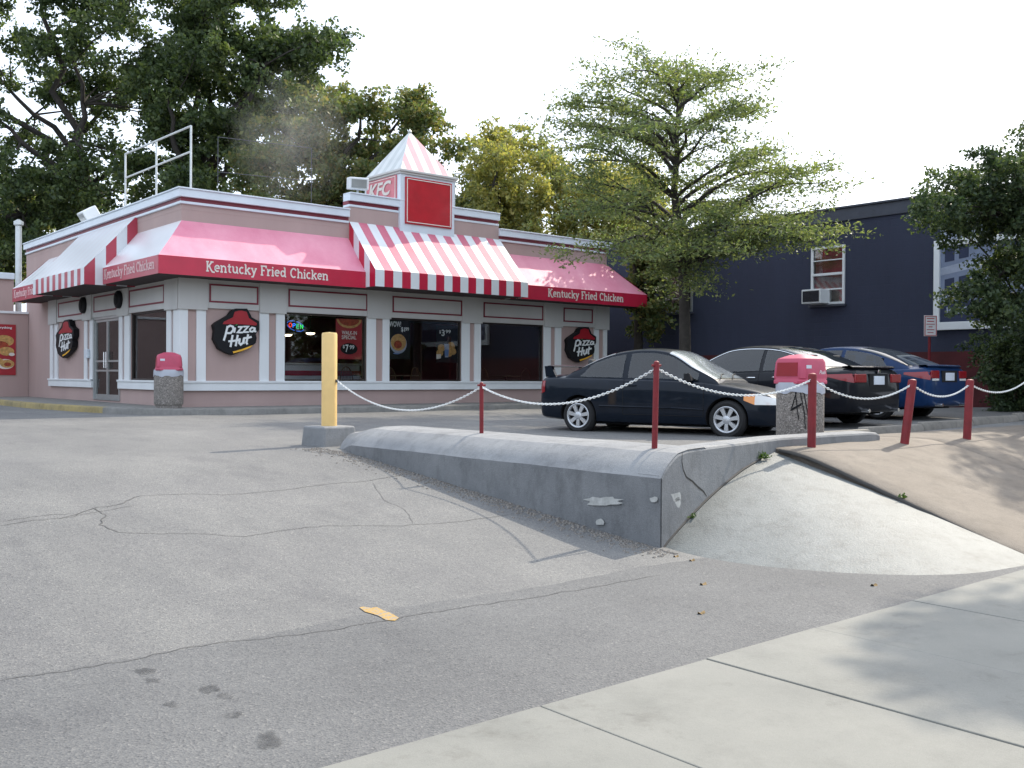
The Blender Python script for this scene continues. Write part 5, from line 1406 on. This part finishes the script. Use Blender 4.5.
        for k in range(ns):
            a = 2*PI*k/ns+.2; ca, sa = math.cos(a), math.sin(a)
            def q(rad_, tn, yy): return (rad_*ca-tn*sa, yy, rad_*sa+tn*ca)
            w0, w1 = cfg['sw']
            mb.hexa([q(.03,-w0,-W+.035),q(.03,w0,-W+.035),q(rr-.012,w1,-W+.02),q(rr-.012,-w1,-W+.02),q(.03,-w0*.9,-W-.004),q(.03,w0*.9,-W-.004),q(rr-.012,w1*.85,-W-.006),q(rr-.012,-w1*.85,-W-.006)])
        mb.lathe([(.065,-W+.03),(.062,-W-.006),(.04,-W-.014),(0,-W-.015)], (0,0,0), 24, 0, 'y', False)
        mb.build('rim', M['rim'] if not cfg.get('darkrim') else mat('wheel_grey', (.22,.23,.25), .3, .7), wt, 35)
    for wx in (cfg['wf'], cfg['wr']):
        for sgn in (1,-1): wheel(wx, sgn)
    # extras
    mb = MB(); mb.box(cfg['wr']+.1, cfg['wf']-.1, -cfg['hw']+.18, cfg['hw']-.18, .17, .30); mb.box(L0+.25, L1-.25, -.5, .5, .22, .34); mb.build('underbody', M['darkgap'], t)
    return t, SB, SC, bf, cab
civ = dict(
 body=[(-2.08,.66,.72,.76,.36),(-2.05,.72,.86,.90,.28),(-1.98,.78,.925,.985,.25),(-1.8,.815,.935,1.01,.235),(-1.3,.835,.935,1.00,.20),(-.5,.845,.925,.98,.19),(.3,.845,.91,.96,.19),(.8,.845,.885,.945,.19),(1.15,.84,.845,.905,.19),(1.6,.825,.775,.83,.20),(1.9,.79,.71,.755,.20),(2.08,.72,.64,.675,.20),(2.17,.62,.57,.59,.22),(2.20,.50,.48,.50,.27)],
 cabin=[(-1.62,.90),(-1.52,1.01),(-1.3,1.14),(-1.0,1.295),(-.7,1.395),(-.38,1.445),(-.05,1.455),(.25,1.42),(.45,1.345),(.75,1.165),(1.0,1.03),(1.16,.93),(1.2,.88)],
 wf=1.36, wr=-1.26, arch=.345, hw=.845, wrad=.305, rim=.205, spokes=7, sw=(.026,.040), lean=.42,
 side=[(-1.26,-.47,'rear'),(-.37,.86,'front')], wind=(.30,1.13), rearg=(-1.48,-.68), seams=(-.42,.98), handles=(-.28,), mirror=.74, mould=True, blackmirror=True, wmat='skyglare', gmat='carglass2',
 lamps=[('headlight',1.80,2.10,.545,.715,.545,.64,M['lampclear']),('indicator',1.63,1.80,.61,.70,.545,.715,M['amber']),('tail_light',-2.06,-1.93,.66,.90,.70,.89,M['lampred'])])
z1 = .585
wrp, wfp = onz(583,433.5,z1), onz(722,439,z1)
d_ = (wfp-wrp); hd = math.atan2(d_.y, d_.x)
ctr = (wrp+wfp)/2
perp = Vector((-math.sin(hd), math.cos(hd), 0))     # car's left side; the visible flank is its right side (towards the viewer)
s_car = 1.0
side = perp if perp.dot(-ctr) < 0 else -perp
wm = (civ['wf']+civ['wr'])/2
dirv = Vector((math.cos(hd), math.sin(hd), 0))
cpos = ctr + side*.80 - dirv*wm; cpos.z = z1
print('CAR1', cpos, math.degrees(hd), d_.length)
c1, SB, SC, bf, cab = build_car('coupe', 'dark green-blue two door coupe with a rear spoiler, parked nose towards the street', 'car', civ, cpos, hd, M['paint1'])
# coupe spoiler, plate, wipers, front grille
mb = MB(); rows = []
for k in range(13):
    y = -.66+1.32*k/12; x = -1.94+.05*(y/.66)**2; z = 1.145-.015*(y/.66)**4
    rows.append([(x-.10,y,z+.012),(x-.06,y,z+.028),(x+.04,y,z+.022),(x+.10,y,z),(x+.04,y,z-.012),(x-.06,y,z-.004)])
mb.grid(rows, 0, True)
for sgn in (-1,1):
    mb.hexa([(-1.99,sgn*.60,.96),(-1.80,sgn*.60,.985),(-1.80,sgn*.665,.985),(-1.99,sgn*.665,.96),(-2.02,sgn*.60,1.15),(-1.88,sgn*.60,1.15),(-1.88,sgn*.665,1.15),(-2.02,sgn*.665,1.15)])
mb.build('spoiler', M['paint1'], c1, 40)
mb = MB()
for y0, y1 in ((-.55,.0),(.02,.55)): mb.tube([(1.17,y0,.955),(1.05,y0*.4+y1*.6,1.01),(1.02,y1,1.025)], .009, 5)
mb.build('wiper', M['black'], c1, 60)
mb = MB(); mb.box(2.17,2.205,-.30,.30,.50,.56); mb.box(2.16,2.21,-.42,.42,.30,.38); mb.build('grille', M['darkgap'], c1)
mb = MB(); mb.box(-2.095,-2.07,-.20,.20,.50,.62); mb.build('licence_plate', M['plate'], c1)

sed = dict(
 body=[(-2.33,.66,.60,.66,.40),(-2.31,.74,.84,.93,.30),(-2.24,.80,.955,1.03,.26),(-2.0,.85,.965,1.05,.24),(-1.4,.885,.96,1.04,.20),(-.5,.895,.945,1.0,.19),(.4,.895,.92,.98,.19),(1.0,.89,.88,.94,.19),(1.5,.875,.815,.87,.19),(1.9,.84,.75,.80,.20),(2.15,.76,.67,.71,.22),(2.28,.62,.58,.60,.25),(2.32,.5,.5,.52,.28)],
 cabin=[(-1.85,.93),(-1.72,1.04),(-1.4,1.20),(-1.05,1.345),(-.7,1.425),(-.3,1.455),(.1,1.45),(.4,1.405),(.75,1.26),(1.1,1.08),(1.3,.96),(1.36,.90)],
 wf=1.42, wr=-1.32, arch=.355, hw=.90, wrad=.32, rim=.225, spokes=5, sw=(.03,.05), lean=.42,
 side=[(-1.42,-.50,'rear'),(-.42,.98,'front')], wind=(.42,1.28), rearg=(-1.70,-.74), seams=(-1.0,-.46,1.02), handles=(-.85,-.30), mirror=.85, chrome=True,
 lamps=[('tail_light',-2.305,-1.84,.77,.925,.87,.91,M['lampred']),('headlight',1.9,2.2,.58,.74,.58,.68,M['lampclear'])])
u2, v2 = 15.95, 11.35
c2, SB2, SC2, bf2, cab2 = build_car('sedan', 'shiny black four door sedan with chrome window trim, parked between the coupe and blue car', 'car', sed, (u2, v2, lotz(u2, v2)), rad(90), M['paint2'])
def rear_bits(c, W, zl, plate_z, lip, x, m, spo):
    mb = MB(); rows = []
    for k in range(11):
        y = -W+2*W*k/10; dx = .10*(y/W)**2
        rows.append([(x-.035+dx,y,lip+.008),(x+.02+dx,y,lip+.032),(x+.16+dx,y,lip+.020),(x+.16+dx,y,lip-.01),(x+.0+dx,y,lip-.02)])
    mb.grid(rows, 0, True); mb.build('spoiler', m, c, 40)
    mb = MB(); mb.box(x-.035,x-.015,-.17,.17,plate_z,plate_z+.15); bev(mb.build('licence_plate', M['plate'], c), .005)
    mb = MB(); mb.box(x-.022,x-.002,-.30,.30,plate_z-.03,plate_z+.19); mb.build('plate_recess', M['darkgap'], c)
    for sgn in (-1,1):
        mb = MB(); mb.lathe([(.032,-.12),(.034,.02),(.028,.022),(.026,-.10)], (0,0,0), 14, 0, 'x'); o = mb.build('exhaust', M['chrome'], c, 50); o.location = (x-.01, sgn*.48, .30)
rear_bits(c2, .70, 0, .74, 1.035, -2.31, M['paint2'], 1)
for sgn in (-1,1):   # lamp clusters on the tail face
    mb = MB(); mb.box(-2.338,-2.30,sgn*.40 if sgn > 0 else -.75, sgn*.75 if sgn > 0 else -.40, .775,.925); bev(mb.build('tail_light', M['lampred'], c2), .015)
mb = MB(); mb.box(-2.345,-2.32,-.035,.035,.945,1.0); bev(mb.build('badge', M['chrome'], c2), .006)
sed3 = dict(sed); sed3['body'] = [(a, w*.975, zs+.0, zt+.0, zb) for a, w, zs, zt, zb in sed['body']]
sed3['cabin'] = [(-1.98,.93),(-1.85,1.05),(-1.5,1.22),(-1.1,1.355),(-.7,1.43),(-.3,1.45),(.1,1.43),(.45,1.35),(.85,1.20),(1.25,1.03),(1.45,.93),(1.5,.88)]
sed3['rearg'] = (-1.84,-.78); sed3['rmat'] = 'rearglass'; sed3['wind'] = (.45,1.42); sed3['hw'] = .88; sed3['chrome'] = False; sed3['darkrim'] = False; sed3['spokes'] = 10; sed3['sw'] = (.010,.012)
sed3['side'] = [(-1.50,-.50,'rear'),(-.42,1.05,'front')]
u3, v3 = 18.72, 11.45
c3, *_ = build_car('sedan', 'bright blue four door sedan, rear to the street, right of the black one', 'car', sed3, (u3, v3, lotz(u3, v3)), rad(90), M['paint3'])
rear_bits(c3, .66, 0, .76, 1.03, -2.31, M['paint3'], 1)
for sgn in (-1,1):
    mb = MB(); mb.box(-2.334,-2.30,.40 if sgn > 0 else -.70,.70 if sgn > 0 else -.40,.80,.95); o = mb.build('tail_light', M['lampred'], c3); bev(o, .015)
    mb = MB(); mb.box(-2.338,-2.30,.42 if sgn > 0 else -.66,.66 if sgn > 0 else -.42,.755,.798); bev(mb.build('reversing_lamp', M['lampclear'], c3), .008)

# ================================================================== TREES
def inside(p, poly):
    x, y = p; c = False; j = len(poly)-1
    for i in range(len(poly)):
        xi, yi = poly[i]; xj, yj = poly[j]
        if (yi > y) != (yj > y) and x < (xj-xi)*(y-yi)/(yj-yi)+xi: c = not c
        j = i
    return c
def limb(mb, a, b, r0, r1, rg, n=6, wob=.06):
    a, b = Vector(a), Vector(b); L = (b-a).length; pts = []
    for k in range(n+1):
        t = k/n; p = a.lerp(b, t); w = wob*L*math.sin(PI*t)
        p += Vector((rg.normal()*w*.5, rg.normal()*w*.5, w*.6 + rg.normal()*w*.2)); pts.append(p)
    mb.tube(pts, [r0+(r1-r0)*k/n for k in range(n+1)], 7, cap=False); return pts
def tree(name, label, D, base, fork, poly, holes, n_cl, cr_m, leaf, nleaf, matl, seed, r0=.35, depth=3.5, group='trees behind the restaurant', cat='tree', zb=.5, asp=.6):
    """poly: outline of the crown as surveyed at distance D; clumps fill it and spread in depth"""
    rg = np.random.default_rng(seed); rn = random.Random(seed)
    xs = [p[0] for p in poly]; ys = [p[1] for p in poly]
    b0 = atd(base[0], base[1], D); b0.z = zb
    t = thing(name, label, cat, tuple(b0), 0, group)
    f0 = atd(fork[0], fork[1], D)
    pts = []; cl = []; tries = 0
    while len(cl) < n_cl and tries < n_cl*40:
        tries += 1
        x, y = rn.uniform(min(xs), max(xs)), rn.uniform(min(ys), max(ys))
        if not inside((x, y), poly): continue
        if any((x-hx)**2+(y-hy)**2 < hr**2 for hx, hy, hr in holes): continue
        c = atd(x, y, D+rn.uniform(-depth, depth)*(.5+.5*rn.random()))
        if any((c-q).length < cr_m*.5 for q in cl[-60:]): continue
        cl.append(c)
    allp = []
    for c in cl:
        r = cr_m*rn.uniform(.55, 1.15); n = int(nleaf*(r/cr_m)**2)
        # each clump is itself a handful of smaller tufts
        for q in range(9):
            d = rg.normal(size=3); d /= np.linalg.norm(d); cc = np.array(c)+d*r*rn.uniform(.35,1.05)*np.array([1,1,.8])
            tp = clump_pts(rg, (0,0,0), r*.34, n//9, .8)
            ax = d*np.array([1,1,.6])+np.array([0,0,-.25])+rg.normal(size=3)*.4; ax /= np.linalg.norm(ax)
            tp = tp+np.outer(tp@ax, ax)*1.1
            allp.append(cc+tp)
    P_ = np.concatenate(allp)-np.array(b0)
    leaf_mesh('crown', P_, leaf, matl, t, seed, asp)
    tr = MB(); bb = Vector(b0); loc = lambda p: Vector(p)-bb
    main = limb(tr, (0,0,-.3), loc(f0), r0, r0*.62, rg, 8, .015)
    hubs = [(loc(f0), r0*.6)]
    hy = sorted(cl, key=lambda c: (c-f0).length)
    step = max(1, len(hy)//8); majors = hy[step//2::step][:9]
    for c in majors:
        p_ = limb(tr, loc(f0)+Vector((0,0,-rn.uniform(0,1))), loc(c), r0*.42, r0*.10, rg, 8, .07)
        for i in (3,5,7): hubs.append((p_[i], r0*(.42-.32*i/8)))
    for c in cl:
        h = min(hubs, key=lambda q: (q[0]-loc(c)).length)
        if (h[0]-loc(c)).length < 8: limb(tr, h[0], loc(c), max(.02, h[1]*.5), .012, rg, 4, .06)
    tr.build('trunk', M['bark'], t, 60)
    return t
# dark tall trees at the left
tree('tall_tree', 'tall dark tree at the far left behind the restaurant, reaching above the photo', 46, (85,372), (88,190),
     [(-70,-60),(60,-60),(168,-60),(172,30),(160,70),(175,105),(165,150),(150,210),(60,225),(-20,300),(-80,300)], [(170,38,18),(8,60,12),(60,128,8),(22,100,7),(130,100,6),(165,80,8)], 122, 1.3, .20, 950, M['leafdark'], 11, .5, 4)
tree('tall_tree', 'tall dark tree with spreading arms behind the roof railing, left of the cupola', 44, (170,372), (185,205),
     [(172,-60),(300,-60),(280,10),(268,35),(312,25),(332,32),(322,68),(300,98),(290,130),(262,150),(255,195),(215,200),(170,215),(150,200),(160,110),(178,60)], [(272,88,12),(232,155,12),(300,30,11),(195,90,5),(225,30,5),(262,60,7)], 90, 1.2, .20, 950, M['leafdark'], 12, .5, 3.5)
tree('broad_tree', 'olive green tree with rusty seed clusters behind the cupola', 42, (330,372), (335,200),
     [(262,120),(300,100),(330,92),(372,88),(400,95),(428,112),(462,130),(468,170),(470,230),(400,240),(340,225),(262,215),(240,190)], [(300,125,7),(445,118,6)], 85, 1.1, .18, 900, M['leafmid'], 13, .35, 3)
tree('slim_tree', 'yellow-green tree behind the roof, just right of the cupola', 40, (505,375), (508,230),
     [(478,160),(490,135),(505,118),(520,125),(540,140),(556,160),(566,200),(575,235),(560,248),(470,232),(468,200)], [(480,140,6),(535,150,5)], 66, .85, .15, 560, M['leafyel'], 14, .22, 2.5)
tree('slim_tree', 'yellow-green tree behind the right end of the roof, behind the tall light green tree', 39, (590,375), (592,250),
     [(556,190),(580,170),(610,160),(640,175),(662,200),(668,250),(655,285),(600,262),(560,245)], [(640,165,5)], 70, .9, .15, 560, M['leafyel'], 15, .22, 2.5)
tree('bush_tree', 'dark leafy tree between the restaurant end and the dark wall', 33, (640,385), (638,300),
     [(626,205),(644,182),(664,190),(670,225),(666,252),(664,300),(654,335),(636,330),(630,290)], [], 26, .7, .14, 560, M['leafmid'], 16, .2, 1.3)
tree('broad_tree', 'olive tree low behind the yard wall at the far left', 50, (5,372), (5,260),
     [(-90,190),(-20,170),(50,185),(75,215),(62,250),(30,285),(-20,300),(-90,300)], [(30,205,6)], 60, 1.3, .22, 700, M['leafmid'], 17, .3, 3)

# layered light green tree in the lot
def locust():
    D = 25.5; rg = np.random.default_rng(31); rn = random.Random(31)
    A = lambda x, y, dd=0: atd(x, y, D+dd)
    b0 = A(684, 400); b0.z = .65
    t = thing('tall_tree', 'light green tree with layered feathery branches standing alone in front of the dark wall', 'tree', tuple(b0), 0)
    loc = lambda p: Vector(p)-b0
    tr = MB()
    trunk = [Vector((0,0,-.2)), loc(A(685,340)), loc(A(684,290)), loc(A(682,245)), loc(A(677,215)), loc(A(674,190)), loc(A(677,160)), loc(A(677,130)), loc(A(678,95)), loc(A(676,55))]
    tr.tube(trunk, [.19,.15,.135,.125,.115,.09,.07,.05,.035,.012], 10)
    tips = [(607,74,1),(628,62,-1.5),(648,50,.8),(700,62,-1),(728,60,1),(742,75,0),(560,98,.5),(548,118,-1),(552,140,1.2),(575,92,-.5),(735,98,-2),(762,102,.5),(700,92,2.2),(800,150,1),(818,165,-1.5),(845,182,.3),(815,188,2),(850,238,0),(835,215,1.5),(790,235,-2.2),(845,250,-1),(560,180,1),(580,160,-2),(572,198,0),(592,215,1.5),(610,205,-2.5),(668,262,0),(690,285,-1),(760,262,0),(735,235,-2.5),(700,250,-3),(660,255,-3),(640,235,3),(720,210,3),(760,190,2.6),(760,165,-2.8),(620,140,3),(640,120,-2.6),(590,125,2.2),(700,130,-3),(775,215,3),(655,75,-1.6),(690,85,1.5),(810,255,.5),(730,255,1.4),(690,278,.6)]
    for _ in range(9):
        yy = rn.uniform(95, 255); hw = 60+.75*(yy-60); tips.append((677+rn.uniform(-.75,.9)*min(hw,150), yy, rn.uniform(-3.2,3.2)))
    P_ = []; V3 = Vector((0,0,1))
    def spray(p, tw, ln):
        e = p+tw*ln; tr.tube([p, (p+e)/2+V3*.03, e], [.008,.005,.003], 4, cap=False)
        m = int(56*ln); u_ = rg.random(m)
        P_.append(np.array(p)+np.outer(u_, np.array(e-p))*1.15+rg.normal(size=(m,3))*np.array([.16,.16,.065])-np.array([0,0,.03]))
    def bough(st, tip, r0, lvl):
        L = (tip-st).length; n = max(5, int(L*3)); ax = (tip-st).normalized(); side = ax.cross(V3).normalized(); up_ = side.cross(ax)
        p1, p2, p3 = rn.uniform(0,6), rn.uniform(0,6), rn.uniform(2,5); pts = []
        for k in range(n+1):
            q = k/n
            pts.append(st.lerp(tip, q)+V3*L*(.10*math.sin(PI*q))*(1 if lvl == 0 else .3)+(side*math.sin(q*p3+p1)+up_*.8*math.sin(q*(p3+1.5)+p2))*L*.05*min(1, q*3)*(1-.3*q))
        tr.tube(pts, [r0*(1-.86*k/n) for k in range(n+1)], 6, cap=False)
        for k in range(max(1, int(n*.28)), n+1):
            d = (pts[k]-pts[k-1]).normalized()
            for s_ in (-1, 1):
                if rn.random() < .34: continue
                tw = (d*rn.uniform(.1,.9)+side*s_*rn.uniform(.3,1)+V3*rn.uniform(-.3,.28)).normalized(); ln = rn.uniform(.3,.95)
                spray(pts[k], tw, ln)
            if lvl == 0 and k % 3 == 1 and k < n:
                s_ = rn.choice((-1,1)); dd_ = (d*rn.uniform(.6,1)+side*s_*rn.uniform(.4,.9)+V3*rn.uniform(-.15,.2)).normalized()
                bough(pts[k], pts[k]+dd_*rn.uniform(.6,1.5)*(.6+.15*L), r0*(1-.8*k/n)*.6, 1)
        spray(pts[-1], (pts[-1]-pts[-2]).normalized(), .35)
    for (x, y, dd) in tips:
        x = 680+(x-680)*(.94 if x < 680 else .86); y = 175+(y-175)*.91
        tip = loc(A(x+rn.uniform(-5,5), y+rn.uniform(-5,5), dd))
        hy = clip(y+rn.uniform(.15,.42)*abs(x-677)+14, 62, 268)
        zt = (A(677, hy)-b0).z; st = trunk[-1]
        for a, b in zip(trunk, trunk[1:]):
            if a.z <= zt <= b.z: st = a.lerp(b, (zt-a.z)/(b.z-a.z)); break
        bough(st, tip, .016+.013*(tip-st).length, 0)
    leaf_mesh('crown', np.concatenate(P_), .105, M['leafloc'], t, 33, .42, .3)
    tr.build('trunk', M['bark'], t, 60)
locust()
# maple at the right edge and its neighbours
tree('maple_tree', 'dark green tree hanging over the billboard at the right edge', 20.5, (1085,400), (1070,235),
     [(934,215),(930,200),(940,190),(955,170),(962,150),(978,136),(1000,150),(1040,128),(1120,120),(1180,200),(1180,320),(1080,330),(1022,318),(990,322),(972,312),(966,294),(978,272),(992,250),(985,228),(952,232),(938,234)], [(1003,143,5),(952,262,12),(960,240,6)], 150, .55, .085, 900, M['leafmap'], 41, .2, 1.6, 'trees and shrubs at the right edge', zb=.7)
tree('shrub', 'dark shrub below the billboard behind the blue car', 22.5, (1010,405), (1010,385),
     [(990,345),(998,334),(1020,328),(1060,335),(1080,380),(1080,412),(996,412),(988,385)], [], 45, .5, .09, 600, M['leafmap'], 42, .05, .9, 'trees and shrubs at the right edge', 'shrub', .7)
# tall street tree beyond the right edge: its crown shades the sidewalk and the bank
def shade_tree():
    rg = np.random.default_rng(55); b0 = Vector((21.0,4.6,.5))
    t = thing('tall_tree', 'tall street tree beyond the right edge whose crown shades the sidewalk', 'tree', tuple(b0))
    P_ = []; tr = MB(); limb(tr, (0,0,-.2), (-.6,.6,7), .28, .16, rg, 8, .02)
    for (cx, cy, cz, r) in SH:
        c = Vector((cx, cy, cz))-b0; limb(tr, (-.6,.6,7), c, .09, .02, rg, 6, .05)
        P_.append(clump_pts(rg, c, r, int(380*r*r), .5))
    leaf_mesh('crown', np.concatenate(P_), .16, M['leafmap'], t, 56, .6); tr.build('trunk', M['bark'], t, 60)
SUN_AZ, SUN_EL = rad(10), rad(41)
SV = Vector((math.cos(SUN_AZ)*math.cos(SUN_EL), math.sin(SUN_AZ)*math.cos(SUN_EL), math.sin(SUN_EL)))
SH = []
for (x, y, h, r) in [(985,640,9.5,.75),(1010,660,10,.9),(950,655,10.2,.55),(1005,625,11,.8),(1040,640,9.8,1.0),(985,680,11.5,.5),(1015,690,10.5,.7),(1050,680,10,1.0),(1080,620,10,1.2),
                     (1005,478,9.0,.7),(1030,470,9.6,.9),(985,455,10,.6),(1040,500,9.4,.8),(1060,450,9.2,1.0),(1015,445,10.4,.6)]:
    g_ = hit(x, y, lambda u, v: slope_z(v) if v < 8 else .7) if y < 560 else onz(x, y, .01)
    q = g_+SV*((h-g_.z)/SV.z); SH.append((q.x, q.y, q.z, r))
shade_tree()
rg = np.random.default_rng(99); t = thing('reflection_woodland', 'unseen dark tree belt added west of the lot to darken reflections', 'reflection_woodland', (0,0,0)); t['kind'] = 'stuff'  # belt added out of view so car paint and glass reflect something dark
q_ = rg.uniform(0,1,30000); h_ = 9+3*np.sin(q_*40)+2*np.sin(q_*97)
leaf_mesh('foliage', np.stack([np.where(q_<.7,-42+q_*24,-25+(q_-.7)*110)+rg.normal(size=30000)*1.6, np.where(q_<.7,5+q_*130,96)+rg.normal(size=30000)*1.6, rg.uniform(0,1,30000)**.8*h_],1), .9, M['leafmap'], t, 98)
# unseen foliage row added across the street to darken reflections in the panes
rg = np.random.default_rng(77); t = thing('reflection_hedge', 'unseen tall dark foliage added across the street to darken reflections', 'reflection_hedge', (0,-14,-.1))
t.parent = None
pp = np.stack([rg.uniform(-45,60,26000), rg.normal(size=26000)*1.0, rg.uniform(0,1,26000)**.7*6.5*(.75+.25*np.sin(rg.uniform(0,6,26000)))],1)
leaf_mesh('foliage', pp, .5, M['leafmap'], t, 78)

# thin steam drifting from the roof vents
sp = atd(292,138,33); st_o = MB(); rows = []
for i in range(13):
    a = PI*i/12; rows.append([(math.sin(a)*math.cos(2*PI*k/20), math.sin(a)*math.sin(2*PI*k/20), math.cos(a)) for k in range(20)])
st_o.grid(rows, 0, True)
vm = bpy.data.materials.new('steam'); vm.use_nodes = True; nt = vm.node_tree; nt.nodes.clear()
ou = nt.nodes.new('ShaderNodeOutputMaterial'); pv = nt.nodes.new('ShaderNodeVolumePrincipled'); nt.links.new(pv.outputs[0], ou.inputs[1])
pv.inputs['Color'].default_value = (1,1,1,1); pv.inputs['Anisotropy'].default_value = .4; S.cycles.volume_bounces = 3
o_ = coord(nt); ln_ = N(nt, 'ShaderNodeVectorMath', operation='LENGTH'); nt.links.new(o_, ln_.inputs[0])
rr = ramp_node(nt, [(0,(1,1,1)),(.95,(0,0,0))], ln_.outputs['Value']); nn_ = ramp_node(nt, [(.4,(0,0,0)),(.7,(1,1,1))], noise(nt, coord(nt, (1,1,.7)), 1.6, 4))
mm = N(nt, 'ShaderNodeMath', operation='MULTIPLY'); nt.links.new(rr.outputs[0], mm.inputs[0]); nt.links.new(nn_.outputs[0], mm.inputs[1])
m2 = N(nt, 'ShaderNodeMath', operation='MULTIPLY'); m2.inputs[1].default_value = .16; nt.links.new(mm.outputs[0], m2.inputs[0]); nt.links.new(m2.outputs[0], pv.inputs['Density'])
so_ = st_o.build('steam', vm, smooth=60); so_.location = sp; so_.scale = (2.4,1.9,2.6); tag(so_, 'thin pale steam drifting above the roof before the tall trees', 'steam', kind='stuff')

# ================================================================== LIGHT, SKY, CAMERA
W = bpy.data.worlds.new('World'); S.world = W; W.use_nodes = True; nt = W.node_tree; bg = nt.nodes['Background']
sky = nt.nodes.new('ShaderNodeTexSky'); sky.sky_type = 'NISHITA'; sky.sun_disc = False
sky.sun_elevation = SUN_EL; sky.sun_rotation = PI/2-SUN_AZ; sky.air_density = 1.0; sky.dust_density = 4.0; sky.ozone_density = 1.0
hz = mixc(nt, sky.outputs[0], (8.9,10.0,11.6), .62)         # bright hazy summer veil over the whole sky
nt.links.new(hz, bg.inputs[0]); bg.inputs[1].default_value = .13
sun = bpy.data.lights.new('sun', 'SUN'); sun.energy = 3.0; sun.angle = rad(.6); sun.color = (1,.91,.76)
so = bpy.data.objects.new('sun', sun); C.objects.link(so); so.rotation_euler = SV.to_track_quat('Z','Y').to_euler()
cd = bpy.data.cameras.new('camera'); co = bpy.data.objects.new('camera', cd); C.objects.link(co)
cd.sensor_fit = 'HORIZONTAL'; cd.sensor_width = 36; cd.lens = F/1024*36; cd.clip_start = .1; cd.clip_end = 1500
R3 = Matrix((RT, UP, -FW)).transposed(); co.matrix_world = Matrix.Translation(CAM) @ R3.to_4x4()
S.camera = co
S.view_settings.view_transform = 'Standard'; S.view_settings.look = 'None'; S.view_settings.exposure = .72; S.view_settings.gamma = 1
S.cycles.max_bounces = 8; S.cycles.transparent_max_bounces = 16
S.cycles.use_denoising = True
